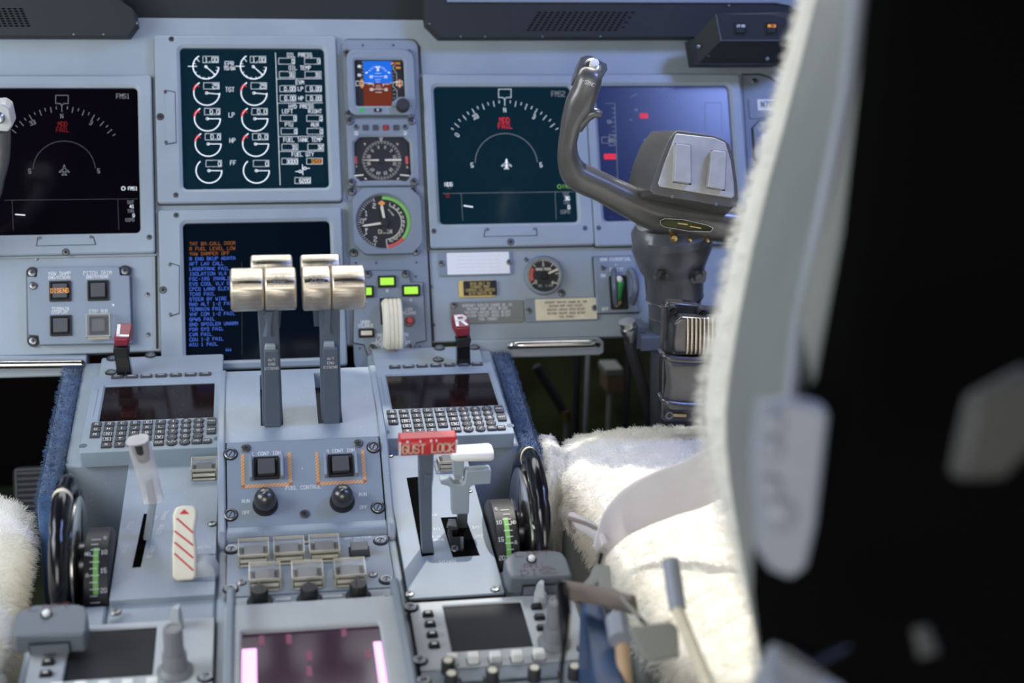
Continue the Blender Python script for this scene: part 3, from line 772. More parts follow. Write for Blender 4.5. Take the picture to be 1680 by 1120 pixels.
b.text('CABIN', cx+.001, cy-.0125, .0048, wv, .0009).text('UP', cx-.0245, cy+.0045, .0022, wv, .0006).text('DN', cx-.0235, cy-.009, .0022, wv, .0006)
b.text('ALTITUDE', cx+.010, cy+.013, .0018, wv, .0004, rot=-52)
b.use('orange'); p = (cx-.002, cy+.0255); b.prism([(p[0]-.005, p[1]), (p[0], p[1]+.004), (p[0]+.005, p[1]), (p[0], p[1]-.004)], wv, wv+.001)
b.build('dial_markings', T.o)
b = T.mb(); b.use('offwhite'); wv = .0095
b.prism([(cx-.0042, cy+.020), (cx-.0014, cy+.023), (cx-.0004, cy+.020), (cx+.0018, cy+.004), (cx-.0012, cy+.004)], wv, wv+.0008)
b.prism([(cx-.030, cy-.0050), (cx-.026, cy-.0036), (cx-.004, cy-.0005), (cx-.004, cy-.0034), (cx-.026, cy-.0062)], wv, wv+.0008)
b.build('needle', T.o)
b = T.mb(); b.use('facedark').cyl(cx, cy, .005, .0065, wv+.002, 20); b.box(cx-.003, cy-.014, .0075, cx+.003, cy, wv+.0012); b.build('hub', T.o)
for x, y in [(142, 186), (962, 182), (162, 990), (985, 975)]:
    u, v = P2(x, y, .006); screw(T, u, v, .0022, .0055)

# ---------------------------------------------------------------- landing gear control panel
cg = Z(560, 420, 6.22)
def PG(x, y, w=.004): return PAN.uv(*cg(x, y), w)
T = Thing('landing_gear_panel', 'grey landing gear panel with lime lights and a wheel-shaped handle', 'control panel', PAN, *PG(500, 1000), .0022)
wt = .0062
b = T.mb(); pts = [PG(x, y, wt) for x, y in [(130, 300), (250, 150), (690, 148), (700, 265), (832, 268), (862, 858), (760, 880), (735, 990), (270, 1000), (235, 900), (125, 880)]]
b.use('seam').prism([(p[0]*1.0+(p[0]-PG(500, 550)[0])*.02, p[1]+(p[1]-PG(500, 550)[1])*.016) for p in pts], .0022, wt-.001)
b.use('paint_panel').prism(pts, .0022, wt); b.build('plate', T.o)
for x, y in [(655, 185), (272, 185), (318, 935), (705, 930)]:
    u, v = PG(x, y, wt); screw(T, u, v, wt, .0050)
for nm, x, y, wd, h in [('indicator_light', 466, 258, 150, 92), ('indicator_light', 712, 350, 150, 92), ('indicator_light', 250, 360, 130, 92)]:
    p = PG(x-wd/2, y+h/2, wt+.004); q = PG(x+wd/2, y-h/2, wt+.004)
    b = T.mb(); b.use('black').rr(p[0]-.002, p[1]-.002, q[0]+.002, q[1]+.002, .0012, wt-.001, wt+.004); b.use('e_lime').rr(p[0]+.001, p[1]+.001, q[0]-.001, q[1]-.001, .0006, wt+.003, wt+.0052)
    b.build(nm, T.o, bev=.0003)
p = PG(178, 825, wt+.003); q = PG(335, 745, wt+.003)
b = T.mb(); b.use('black').rr(p[0], p[1]-.001, q[0], q[1]+.001, .0012, wt-.001, wt+.003); b.use('cream').rr(p[0]+.003, p[1]+.002, q[0]-.003, q[1]-.002, .0006, wt+.002, wt+.0045); b.build('horn_silence_button', T.o, label='cream horn silence button')
u, v = PG(700, 655, wt+.008)
b = T.mb(); b.use('screwmetal').cyl(u, v, .0078, wt-.001, wt+.003, 20, .001).use('darkred').cyl(u, v, .0055, wt, wt+.007, 20, .001); b.use('pinkred').cyl(u, v, .0042, wt+.006, wt+.009, 18, .001); b.build('lock_release_button', T.o)
b = T.mb(); p = PG(402, 700, wt); q = PG(572, 425, wt); b.use('seam').rr(*p, *q, .001, wt-.001, wt+.0003); b.build('handle_slot', T.o)
b = T.mb()
for t, x, y, h in [('N', 468, 352, 26), ('R', 710, 446, 26), ('L', 250, 452, 26), ('LOCK', 690, 543, 26), ('RELEASE', 692, 580, 26), ('HORN', 245, 672, 30), ('SILENCE', 248, 710, 28),
                   ('OPERATION WITH', 515, 805, 30), ('L/G EXTENDED', 505, 850, 32), ('ABOVE 20,000 FT', 505, 893, 34), ('K', 418, 928, 18)]:
    u, v = PG(x, y, wt); b.use('lettering').text(t, u, v, h*K/6.22, wt+.0003, .00085, asp=.55)
b.build('lettering', T.o)
# the handle: a clear little wheel on an arm
T2 = T
b = T.mb(); b.use('cream'); n = 15
prof = []
u, v = PG(520, 650, .03)
for k in range(n+1):
    a = rad(-80+170*k/n); prof.append((u, v+.026*math.sin(a)*1.12-.004, wt+.010+.018*math.cos(a)))
for dx, rr_, mt in ((-.0075, .005, 'offwhite'), (-.0022, .006, 'cream'), (.0032, .006, 'cream'), (.0085, .005, 'offwhite')):
    b.use(mt).tube([(p[0]+dx, p[1], p[2]) for p in prof], (.0042, .0062), 10)
b.use('red'); b.tube([(u-.009, v+.0225, wt+.012), (u+.009, v+.0225, wt+.012)], .003, 8)
b.use('pinkred').tube([(u-.008, v-.034, wt+.008), (u+.007, v-.034, wt+.008)], .0025, 8)
b.build('gear_handle', T.o, label='translucent cream gear handle with red edge')

# ---------------------------------------------------------------- push button helper
def pushbutton(T, fr, cx_, cy_, s, w, name='push_button', text=None, tmat='e_amber', face='buttongrey', h=.006, bez=True, asp=1.0):
    b = T.mb(); hs, hv = s/2, s/2*asp
    if bez: b.use('black').bez((cx_-hs, cy_-hv, cx_+hs, cy_+hv), (cx_-hs*.80, cy_-hv*.80, cx_+hs*.80, cy_+hv*.80), .0008, .0006, w-.0005, w+h*.5, w-.0003, n=2, ch=.0003)
    b.use('seam').box(cx_-hs*.82, cy_-hv*.82, w-.0004, cx_+hs*.82, cy_+hv*.82, w+.0004)
    o = b.build(name, T.o)
    b = T.mb(); b.use(face).rr(cx_-hs*.68, cy_-hv*.68, cx_+hs*.68, cy_+hv*.68, .0008, w, w+h, 2, .0006)
    if text: b.use(tmat).text(text, cx_, cy_, s*.20, w+h+.0002, s*.032, asp=.5)
    b.build('button_cap', o)
    return o
def guard(T, u, v, s, w, h=.011, tilt=0, asp=1.0, name='button_guard'):
    """clear hinged cover over a push button"""
    b = T.mb(); hs, hv = s/2, s/2*asp; t = .0013
    b.use('clear')
    b.box(u-hs, v-hv, w, u-hs+t, v+hv, w+h).box(u+hs-t, v-hv, w, u+hs, v+hv, w+h).box(u-hs, v+hv-t, w, u+hs, v+hv, w+h).box(u-hs+t, v-hv, w, u+hs-t, v-hv+t, w+h)
    b.box(u-hs, v-hv, w+h, u+hs, v+hv, w+h+t)
    b.use('clearedge'); e = .0011
    for x in (-hs, hs-e):
        b.box(u+x, v-hv, w+h-e, u+x+e, v+hv, w+h+t+.0004); b.box(u+x, v-hv, w, u+x+e, v-hv+e, w+h)
    for y in (-hv, hv-e): b.box(u-hs, v+y, w+h-e, u+hs, v+y+e, w+h+t+.0004)
    b.tube([(u-hs*.85, v-hv-.0014, w+h*.6), (u+hs*.85, v-hv-.0014, w+h*.6)], .0019, 8)
    b.tube([(u-hs*.85, v-hv-.0014, w+h*.15), (u+hs*.85, v-hv-.0014, w+h*.15)], .0012, 8)
    b.build(name, T.o, label='clear plastic hinged guard')

# left switch panel
cs = Z(40, 420, 5.6)
def PS(x, y, w=.010): return PAN.uv(*cs(x, y), w)
T = Thing('switch_panel', 'raised grey panel of four square buttons beside the red L handle', 'switch panel', PAN, *PS(500, 800), 0)
wt = .012
b = T.mb(); pts = [(122, 160), (122, 100), (865, 96), (885, 120), (885, 165), (935, 180), (968, 185), (985, 800), (145, 810), (128, 725), (40, 718), (28, 300), (25, 180), (60, 195)]
pts = [(115, 190), (122, 104), (858, 98), (872, 112), (876, 175), (965, 178), (985, 800), (140, 812), (130, 728), (38, 722), (24, 186)]
b.use('paint_panel').prism([PS(x, y, wt) for x, y in pts], 0, wt)
b.build('plate', T.o, bev=.001)
b = T.mb(); b.use('paint_dark').rr(*PS(24, 808, .002), *PS(985, 100, .002), .004, 0, .004); b.build('base', T.o)
for x, y in [(72, 152), (922, 136), (82, 778)]:
    u, v = PS(x, y, .006); b = T.mb(); b.use('facedark').cyl(u, v, .0075, .003, .0055, 20); b.build('screw_well', T.o); screw(T, u, v, .0055, .0055)
u, v = PS(82, 272, wt); screw(T, u, v, wt, .0052)
for x, y, tx_ in [(324, 316, 'DISENG'), (674, 309, None), (330, 633, None)]:
    u, v = PS(x, y, wt+.006); pushbutton(T, PAN, u, v, 182*K/5.6, wt, text=tx_)
u, v = PS(677, 630, wt+.006); pushbutton(T, PAN, u, v, 165*K/5.6, wt, h=.004); u, v = PS(677, 632, wt+.012); guard(T, u, v, 205*K/5.6, wt, .011)
b = T.mb(); b.use('lettering')
for t, x, y, h in [('YAW DAMP', 322, 160, 32), ('ENG/DISENG', 322, 197, 25), ('PITCH TRIM', 672, 154, 32), ('ENG/DISENG', 670, 190, 25), ('TERRAIN', 330, 484, 28), ('DISPLAY', 326, 515, 26), ('STBY RUD', 680, 506, 27)]:
    u, v = PS(x, y, wt); b.text(t, u, v, h*K/5.6, wt+.0003, .0006)
u, v = PS(818, 449, wt); b.use('white').cyl(u, v, .0014, wt, wt+.0006, 10)
b.build('lettering', T.o)

# ---------------------------------------------------------------- lower right panel: placards, gauge, switch
cp = Z(700, 400, 4.667)
def PP(x, y, w=.0): return PAN.uv(*cp(x, y), w)
kp = 1.9/FPX/4.667
def placard(label, c, face, base, lines, tm, h, screws_=(), fw=None, al='c', full=True, name='placard'):
    x0, y0, x1, y1, sl = c
    wt = .003
    p = PP(x0, (y0+y1)/2, wt); q = PP(x1, (y0+y1)/2-sl, wt); hv = (PP(x0, y0)[1]-PP(x0, y1)[1])/2
    T = Thing(name, label, 'placard', PAN, (p[0]+q[0])/2, p[1]-hv, 0, 'placards on the lower right panel')
    v0 = (p[1]+q[1])/2
    b = T.mb(); b.use(base).rr(p[0], v0-hv, q[0], v0+hv, .003, 0, wt, ch=.0005); b.build('base_plate', T.o)
    if fw:
        f0 = PP(fw[0], 0)[0]; f1 = PP(fw[1], 0)[0]
        b = T.mb(); b.use(face).rr(f0, v0-hv+.002, f1, v0+hv-.001, .0015, wt-.0005, wt+.0008); b.build('face_label', T.o)
        cxm = (f0+f1)/2
    else: cxm = (p[0]+q[0])/2
    b = T.mb(); b.use(tm); n = len(lines)
    for i, t in enumerate(lines):
        vv = v0+hv*.78-(i+.5)*(2*hv*.78)/n if n > 1 else v0
        b.text(t, cxm, vv, h*kp, wt+.0011, h*kp*.12, asp=.50, sp=.32)
    b.build('lettering', T.o)
    for x, y in screws_:
        u, v = PP(x, y, wt); screw(T, u, v, wt, .0042)
    return T
placard('white five-line checklist placard, topmost on the lower right panel', (95, 62, 655, 245, 5), 'white', 'paint_inst',
        ['--- ---- -- ----- --- ---- -- --- ----- -- ----', '-- ----- --- ---- --- -- ----- ---- --- ----', '--- --- ---- -- --- ----- ---- -- ---- --- --', '---- --- -- --- ---- --- ----- -- ---- --- ---', '-- --- ----- ---- -- --- --- ---- ----- -- ---'],
        'letterdark', 11, [(116, 152), (634, 140)], fw=(146, 622))
placard('small black placard with four lines of yellow lettering below the white checklist', (248, 278, 524, 408, 2), 'seam', 'yellowprint', ['READ ONLY IN', 'STANDBY MODE', 'COMPASS CALIBRATED', 'WITH RADIOS ON'],
        'yellowprint', 19, fw=(262, 515))
placard('grey placard with pale lettering just right of the red R handle', (185, 440, 745, 610, 6), 'paint_inst', 'seatgrey', ['AIRCRAFT SERVICE CHANGE NO. 60', 'MAXIMUM RAMP GROSS WEIGHT', 'MAXIMUM LANDING GROSS WEIGHT', 'MAXIMUM TAKEOFF GROSS WEIGHT', 'FUEL POUNDS'],
        'lettering', 19, [(210, 470)])
placard('cream placard with dark lettering under the round brake gauge', (750, 418, 1310, 598, 10), 'cream', 'paint_inst', ['AIRCRAFT SERVICE CHANGE NO. 69A', 'MAXIMUM RAMP GROSS WEIGHT', 'MAXIMUM LANDING GROSS WEIGHT', 'MAXIMUM TAKEOFF GROSS WEIGHT', 'FUEL POUNDS'],
        'letterdark', 16, [(780, 512), (1285, 490)], fw=(802, 1265))
# brake pressure gauge
T = Thing('brake_pressure_gauge', 'small round gauge with a red arc and white ticks above the cream placard', 'gauge', PAN, *PP(900, 385), 0)
cx, cy = PP(898, 240, .006); Rg = 128*kp
b = T.mb(); b.use('paint_inst').lathe(cx, cy, [(Rg*1.17, 0), (Rg*1.17, .005), (Rg*1.10, .0075), (Rg*1.0, .0078), (Rg*.98, .004), (.0001, .004)], 48); b.build('case', T.o)
b = T.mb(); b.use('facedark').cyl(cx, cy, Rg*.98, .002, .0045, 48); b.build('dial_face', T.o)
b = T.mb(); wv = .0048; b.use('pinkred').ring(cx, cy, Rg*.66, Rg*.90, wv, 145, 202, 60).use('green').ring(cx, cy, Rg*.90, Rg*.93, wv, 145, 202, 60).use('offwhite')
for k in range(25):
    a = 215-k*10.4; L = .24 if k % 4 == 0 else .1; b.line((cx+Rg*.95*math.cos(rad(a)), cy+Rg*.95*math.sin(rad(a))), (cx+Rg*(.95-L)*math.cos(rad(a)), cy+Rg*(.95-L)*math.sin(rad(a))), .0011 if k % 4 == 0 else .0006, wv)
b.ring(cx, cy, Rg*.94, Rg*.97, wv, 215, -35)
for t, x, y, h in [('BRAKE PRESS', 0, .38, 15), ('0', -.5, -.38, 26), ('4', .5, -.45, 26), ('3', 0, .62, 20)]: b.text(t, cx+x*Rg, cy+y*Rg, h*kp, wv, .0008, asp=.5)
b.use('letterdim').text('PSI', cx-Rg*.25, cy-Rg*.62, 14*kp, wv, .0006).text('X 1000', cx+Rg*.3, cy-Rg*.62, 12*kp, wv, .0006)
b.build('dial_markings', T.o)
b = T.mb(); b.use('offwhite'); a = rad(22); b.line((cx+Rg*.30*math.cos(a), cy+Rg*.30*math.sin(a)), (cx+Rg*.9*math.cos(a), cy+Rg*.9*math.sin(a)), .0026, .0062); b.use('black').cyl(cx, cy, Rg*.26, .0045, .0072, 20, .0006); b.build('needle', T.o)
u, v = PP(1035, 375, .002); screw(T, u, v, .0002, .0050)
u, v = PP(765, 118, .002); screw(T, u, v, .0002, .0032)
# static source switch
T = Thing('static_switch_panel', 'tall grey switch panel lettered NON ESSENTIAL with a green lever between guards', 'switch panel', PAN, *PP(1460, 535), 0)
wt = .006
p = PP(1305, 530, wt); q = PP(1598, 92, wt)
b = T.mb(); b.use('seam').box(p[0]-.0008, p[1]-.0008, 0, q[0]+.0008, q[1]+.0008, .003); b.use('paint_panel').rr(p[0], p[1], q[0], q[1], .002, 0, wt, ch=.0005); b.build('plate', T.o)
b = T.mb(); b.use('seam').rr(*PP(1410, 505, wt), *PP(1530, 240, wt), .003, wt-.001, wt+.0004); b.build('slot', T.o)
b = T.mb(); b.use('columnblue')
for xs, sg in ((1408, -1), (1528, 1)):
    us = PP(xs, 0)[0]; v0 = PP(0, 505, wt)[1]; v1 = PP(0, 232, wt)[1]; vm = (v0+v1)/2; hh = (v1-v0)/2
    rows = []
    for k in range(13):
        t = -1+k/6; rows.append((us+sg*.004*(1-t*t), vm+hh*t, wt+.002+.014*(1-t*t)))
    b.tube(rows, (.003, .0042), 8)
b.build('guard_rail', T.o)
b = T.mb(); b.use('green'); p = PP(1462, 420, wt+.006); q = PP(1478, 290, wt+.012); b.tube([(p[0], p[1], wt+.003), (q[0], q[1], wt+.013)], [.0052, .0058], 10); b.use('white').lathe(*PP(1472, 275, wt+.013), [(.0055, wt+.008), (.0058, wt+.013), (.0035, wt+.017), (.0001, wt+.018)], 14); b.build('lever', T.o, label='green lever with white tip')
b = T.mb(); b.use('brass').lathe(*PP(1460, 458, wt), [(.0055, wt), (.0055, wt+.003), (.0030, wt+.005), (.0001, wt+.005)], 14); b.build('pivot_nut', T.o)
b = T.mb(); b.use('lettering')
for t, x, y in [('NON ESSENTIAL', 1446, 117), ('+', 1447, 160), ('STATIC', 1453, 197), ('ON', 1350, 243), ('OFF', 1366, 499)]: b.text(t, *PP(x, y, wt), 22*kp, wt+.0003, .0010, asp=.6)
b.build('lettering', T.o)
for x, y in [(1350, 180), (1575, 420)]: screw(T, *PP(x, y, wt), wt, .0042)
# registration placard and the clock edge at far right
T = Thing('registration_placard', 'white registration strip N78 over engraved SELCAL lettering, partly behind the seat back', 'placard', PAN, *PAN.uv(1270, 196), .0022)
p = PAN.uv(1229, 196); q = PAN.uv(1340, 163)
b = T.mb(); b.use('paint_inst').rr(p[0], p[1], q[0], q[1], .002, .0022, .004); b.build('base_plate', T.o)
p = PAN.uv(1242, 182.5); q = PAN.uv(1336, 164.5); b = T.mb(); b.use('white').rr(*p, *q, .0005, .0038, .0048); b.build('face_label', T.o)
b = T.mb(); b.use('letterdark').text('N786', *PAN.uv(1247, 173), .0078, .0051, .0015, 'l', sp=.5); b.use('letterdim').text('SELCAL', *PAN.uv(1239.5, 188), .0062, .0043, .0009, 'l', sp=.3); b.build('lettering', T.o)
T = Thing('corner_clock', 'grey instrument with a white digit window below the registration strip', 'clock', PAN, *PAN.uv(1280, 275), .0022)
p = PAN.uv(1238, 272); q = PAN.uv(1345, 200)
b = T.mb(); b.use('seam').rr(p[0]-.001, p[1]-.001, q[0], q[1]+.001, .010, .002, .005, n=1); b.use('paint_inst').rr(p[0], p[1], q[0], q[1], .010, .002, .007, n=1, ch=.0006); b.build('case', T.o)
p = PAN.uv(1249, 243); q = PAN.uv(1300, 222); b = T.mb(); b.use('white').rr(*p, *q, .0005, .0065, .0078); b.build('window', T.o)
screw(T, *PAN.uv(1244, 207), .007, .0022, kind='socket'); screw(T, *PAN.uv(1249, 216.5), .007, .0016, kind='socket')
# ---------------------------------------------------------------- glareshield
GL = Frame(W(460, 20, 1.835), 78)
def G_(x, y, w=0): return GL.uv(x, y, w)
T = Thing('glareshield', 'dark grey-green glareshield hood with perforated speaker grilles above the panel', 'glareshield', GL, *G_(460, 39, 0), -.05)
b = T.mb(); b.use('glare')
b.prism([G_(*p) for p in [(-160, -70), (196, -70), (205, 0), (228, 18), (234, 39), (216, 61), (-160, 60)]], -.14, 0, [G_(*p) for p in [(-160, -70), (190, -70), (196, 0), (217, 14), (222, 40), (209, 58.5), (-160, 57.5)]])
b.build('hood', T.o)
b = T.mb(); b.use('glare')
b.prism([G_(*p) for p in [(698, -70), (694, 18), (696, 40), (717, 63.5), (1142, 63), (1420, 66), (1420, -70)]], -.14, 0, [G_(*p) for p in [(710, -70), (700, 15), (702, 37), (724, 60.5), (1142, 60), (1420, 62), (1420, -70)]])
b.build('hood', T.o)
b = T.mb(); b.use('glare').prism([G_(*p, -.045) for p in [(190, -70), (190, 41), (735, 41), (735, -70)]], -.13, -.045); b.build('centre_hood', T.o)
b = T.mb(); b.use('paint_inst').prism([G_(*p, .001) for p in [(735, -20), (733, 3.5), (1272, 4.5), (1296, 9), (1312, 20), (1340, -20)]], -.02, .002); b.build('top_ledge', T.o)
b = T.mb(); b.use('seam').poly([G_(*p, .0024) for p in [(733, 4), (1272, 5), (1296, 10), (1312, 21)]], .0012, .0024); b.build('ledge_seam', T.o)
b = T.mb(); b.use('blackmatte')
for i in range(8):
    y = 20.5+i*4.1
    for j in range(15 if i % 2 else 16):
        x = 885-i*2.6+j*10.2
        if j % 1 == 0:
            u, v = G_(x, y, .0003); b.add([(u+.0028*math.cos(rad(a)), v+.0011*math.sin(rad(a)), .0003) for a in range(0, 360, 45)], [list(range(8))])
b.build('speaker_perforations', T.o)
b = T.mb(); b.use('blackmatte')
for i in range(8):
    y = 14.5+i*4.0
    for j in range(12):
        x = 34-j*9.5+i*1.8
        if x > -30: u, v = G_(x, y, .0003); b.add([(u+.0028*math.cos(rad(a)), v+.0011*math.sin(rad(a)), .0003) for a in range(0, 360, 45)], [list(range(8))])
b.build('speaker_perforations', T.o)
for x, y, wz in [(225, 38, .000), (705, 39, .0), (121, 56, .0), (170, 56, 0), (282, 33, -.045), (375, 34, -.045), (1196, 9, .0025), (756, 60, 0), (796, 60, 0), (890, 60, 0), (985, 60, 0)]:
    u, v = G_(x, y, wz); screw(T, u, v, wz, .0014, kind='phillips')
T2_ = T
T = Thing('warning_light_box', 'dark box of two square caption lights hung at the right end of the glareshield', 'indicator box', GL, *G_(1220, 100, 0), 0)
fr_ = [(1174.5, 23), (1262, 23.5), (1285, 30), (1310, 46), (1318, 66), (1183, 66.5)]
bk_ = [(1158, 34), (1262, 16), (1300, 22), (1345, 50), (1345, 85), (1147, 103.5)]
b = T.mb(); b.use('glare').prism([G_(*p, .045) for p in [(1139, 62), (1290, 20), (1318, 40), (1340, 70), (1285, 104), (1146, 104)]], .001, .030)
b.prism([G_(*p, .030) for p in [(1139, 62), (1290, 20), (1318, 40), (1340, 70), (1285, 104), (1146, 104)]], .030, .062, [G_(*p, .062) for p in [(1174.5, 23), (1262, 23.5), (1290, 30), (1312, 48), (1314, 66), (1183, 66.5)]])
b.build('housing', T.o)
b = T.mb(); b.use('glare').prism([G_(*p, .064) for p in [(1176, 24.5), (1262, 25), (1285, 31), (1309, 48), (1312, 64.5), (1184, 64.5)]], .0615, .0635)
b.use('screwmetal').poly([G_(*p, .064) for p in [(1313, 66), (1183, 66.2), (1174.5, 23.5)]], .0007, .064)
b.build('face_plate', T.o)
for x, t, tm in ((1214.5, 'LPV RNG', 'lettering'), (1265, 'SMS LIB', 'e_amber')):
    u, v = G_(x, 47, .064); pushbutton(T, GL, u, v, 23*1.72/FPX, .0636, name='caption_light', h=.003, face='glare')
    b = T.mb(); b.use(tm).text(t, u, v+.0032, .0032, .0670, .0006, asp=.4, sp=.3); b.build('lettering', T.o)
for x, y in [(1163, 58), (1146, 77), (1162, 90), (1259, 97), (1280, 76)]: screw(T, *G_(x, y, .04), .040, .0026)
# ---------------------------------------------------------------- grab rails under the panel
GR = Frame(PAN.at(400, 590, 0), 80)
for nm, lab, pl, rail in [('grab_rail', 'chrome grab rail on a pale ledge at the left, above the dark footwell', [(-160, 585), (143, 582), (142, 616), (-160, 624)], [(-160, 600, 0), (112, 597, 0), (124, 599, -1), (128, 601, -2)]),
                          ('grab_rail', 'chrome grab rail on a pale rounded ledge under the cream placard', [(770, 558), (982, 553), (990, 560), (990, 578), (982, 582), (770, 588)], [(838, 569, -2), (846, 567, -1), (860, 565.5, 0), (965, 563, 0), (975, 563.5, -1), (984, 566, -2)])]:
    T = Thing(nm, lab, 'grab rail', GR, *GR.uv(*pl[3]), 0, 'grab rails under the panel')
    b = T.mb(); b.use('paint').prism([GR.uv(*p) for p in pl], -.03, .004); b.build('ledge', T.o, bev=.002)
    b = T.mb(); b.use('chrome'); b.tube(smoothpath([(*GR.uv(x, y, .016), .016+z*.006) for x, y, z in rail], 4), .0052, 12); b.build('rail', T.o)

# ---------------------------------------------------------------- centre console body
WF = Frame((0, 0, 0), 0)
EX = Matrix(((0, 0, 1, 0), (1, 0, 0, 0), (0, 1, 0, 0), (0, 0, 0, 1)))     # prism (y, z) pulled along x
def zS(y, fr=SID, w=0):      # height of a frame's plane at world y
    return fr.O.z + (y-fr.O.y)*fr.V.z/fr.V.y + w/fr.V.y
yA = SID.at(240, 757).y       # aft face of the forward bay
XL, XR = -.158, .2262
BL_, BR_ = -.228, .292
T = Thing('centre_console', 'blue-grey centre console body between the seats', 'console', WF, .035, 1.2, .24)
def yz(b, prof, x0, x1): b.push(EX); b.prism(prof, x0, x1); b.pop()
b = T.mb(); b.use('paint_ped')
yQ = SID.at(500, 872).y-.018            # the quadrant stands in a bay from here forward
for x0, x1 in ((XL, -.0565), (.1285, XR)): yz(b, [(.72, .24), (.72, zS(.72)-.003), (yA+.01, zS(yA+.01)-.003), (yA+.01, .24)], x0, x1)
yz(b, [(.72, .24), (.72, zS(.72)-.003), (yQ, zS(yQ)-.003), (yQ, .69), (yA+.01, .69), (yA+.01, .24)], -.0565, .1285)
b.build('console_body', T.o, bev=.003)
b = T.mb(); b.use('paint_ped'); ye = PAN.at(257, 572).y-.012
for x0, x1 in ((BL_, -.0565), (.1285, BR_)): yz(b, [(yA, .24), (yA, zS(yA, CDU)-.020), (ye, zS(ye, CDU)-.009), (ye, .24)], x0, x1)
yz(b, [(yA, .24), (yA, .69), (ye, .69), (ye, .24)], -.0565, .1285)
b.build('forward_bay', T.o, bev=.004)
b = T.mb(); b.use('paint_ped'); yb = SID.at(860, 905).y
yz(b, [(.72, .24), (.72, zS(.72)-.004), (yb-.025, zS(yb-.025)-.004), (yb-.01, zS(yb-.01)-.02), (yb-.01, .24)], XR+.0005, BR_)
b.build('wheel_well_side', T.o, bev=.004)
b = T.mb(); b.use('paint_ped'); yb2 = SID.at(110, 965).y
yz(b, [(.72, .24), (.72, zS(.72)-.004), (yb2-.025, zS(yb2-.025)-.004), (yb2-.01, zS(yb2-.01)-.02), (yb2-.01, .24)], BL_, XL-.0005)
b.build('wheel_well_side', T.o, bev=.004)
# outer wall of the wells (mostly hidden by carpet)
CON = T

# plates of the bay in front of the two control units
for x0, x1, pts in ((-.205, -.055, [(184, 588), (182, 611), (247, 583)]), (.135, .275, [(721, 571), (778, 570), (719, 590)])):
    b = T.mb(); b.use('paint'); y0 = CDU.uv(240, 612)[1]; y1 = CDU.uv(257, 577)[1]
    b.M0 = None
    o_ = Thing('bay_cover', ('blue-grey cover plate behind the L handle, against the panel' if x0 < 0 else 'blue-grey cover plate behind the R handle, against the panel'), 'cover plate', CDU, (x0+x1)/2-CDU.O.x, y0, -.009, 'bay cover plates')
    bb = o_.mb(); bb.use('paint').rr(x0-CDU.O.x, y0, x1-CDU.O.x, y1-.004, .003, -.0088, -.004, ch=.0006); bb.build('plate', o_.o)
    for p in pts:
        u, v = CDU.uv(*p, -.004); screw(o_, u, v, -.004, .006, kind='quarter')

# ---------------------------------------------------------------- control display units
cc = Z(130, 600, 7.0)
def PC(x, y, w=0): return CDU.uv(*cc(x, y), w)
uL_, uR_ = CDU.uv(130, 740)[0], CDU.uv(360, 731)[0]
vB_, vT_ = CDU.uv(240, 738)[1], CDU.uv(250, 614)[1]
T = Thing('control_display_unit', 'left keyboard unit with dark screen, partly behind the clear-sleeved lever', 'keyboard', CDU, (uL_+uR_)/2, vB_, -.02, 'keyboard units on the console')
b = T.mb(); s0 = PC(300, 232); s1 = PC(1560, 178); s2 = PC(205, 633); s3 = PC(1537, 578)
su0 = (s0[0]+s2[0])/2+.001; su1 = (s1[0]+s3[0])/2; sv0 = (s2[1]+s3[1])/2; sv1 = (s0[1]+s1[1])/2
b.use('paint_cdu').bez((uL_, vB_, uR_, vT_), (su0, sv0, su1, sv1), .003, .0015, -.019, 0, -.003, ch=.0008); b.build('housing', T.o)
b = T.mb(); b.use('screenred').box(su0-.001, sv0-.001, -.0045, su1+.001, sv1+.001, -.0022); b.build('screen', T.o)
_keymesh = {}
def key(T, u, v, du, dv, t, kind='sq', th=.0024, tm='lettering', boxed=False, fs=.0042):
    b = MB(); b.use('key')
    if kind == 'sq':
        b.rr(-du/2, -dv/2, du/2, dv/2, .0012, 0, th, 2, .0006)
    else:
        b.lathe(0, 0, [(du/2, 0), (du/2, th*.7), (du*.42, th), (.0001, th)], 20)
    b.use(tm).text(t, 0, 0, fs, th+.00015, fs*.16, asp=.7, sp=.2)
    if boxed: b.poly([(-du*.36, -dv*.36), (du*.36, -dv*.36), (du*.36, dv*.36), (-du*.36, dv*.36)], .0004, th+.00015, True)
    o = b.build('key', T.o); o.matrix_local = Matrix.Translation(T.sub(u, v, 0)); return o
for i, t in enumerate(['ATC', 'MENU', 'PERF', 'NAV', 'FPL', 'PROG', 'DIR']):
    u, v = PC(436+168.5*i, 145-7.5*i); key(T, u, vT_-.0045-.001, .0145, .0065, t, fs=.0028)
A0 = PC(196, 690); F0 = PC(930, 655); X0_ = PC(290, 922); cu = (F0[0]-A0[0])/5; H0 = PC(340, 684)
rv0 = (A0[1]+F0[1])/2; rv4 = X0_[1]; rp = (rv0-rv4)/4; cu = (PC(1368, 636)[0]-A0[0])/8.0; ub = X0_[0]-cu
rows = ['ABCDEF123', 'GHIJKL456', 'MNOPQR789', ' STUVW-0.', ' XYZ C+/D']
for r, row in enumerate(rows):
    for c, ch in enumerate(row):
        if ch == ' ' or (r == 4 and c == 8): continue
        u = A0[0]+c*cu+.0004; v = rv0-r*rp
        if c < 6: key(T, u, v, cu*.80, rp*.80, 'CLR' if (r == 4 and ch == 'C') else ch, boxed=ch in 'ENSW', fs=.0042 if ch != 'C' or r != 4 else .0032)
        else: key(T, u, v, cu*.84, 0, '+/-' if ch == '+' else ch, 'rd', fs=.004)
u8 = A0[0]+8*cu-.0005; key(T, u8, rv4, cu*.78, rp*.78, 'DEL', fs=.0028); key(T, u8+cu*.78, rv4, cu*.72, rp*.78, 'NXT', fs=.0028)
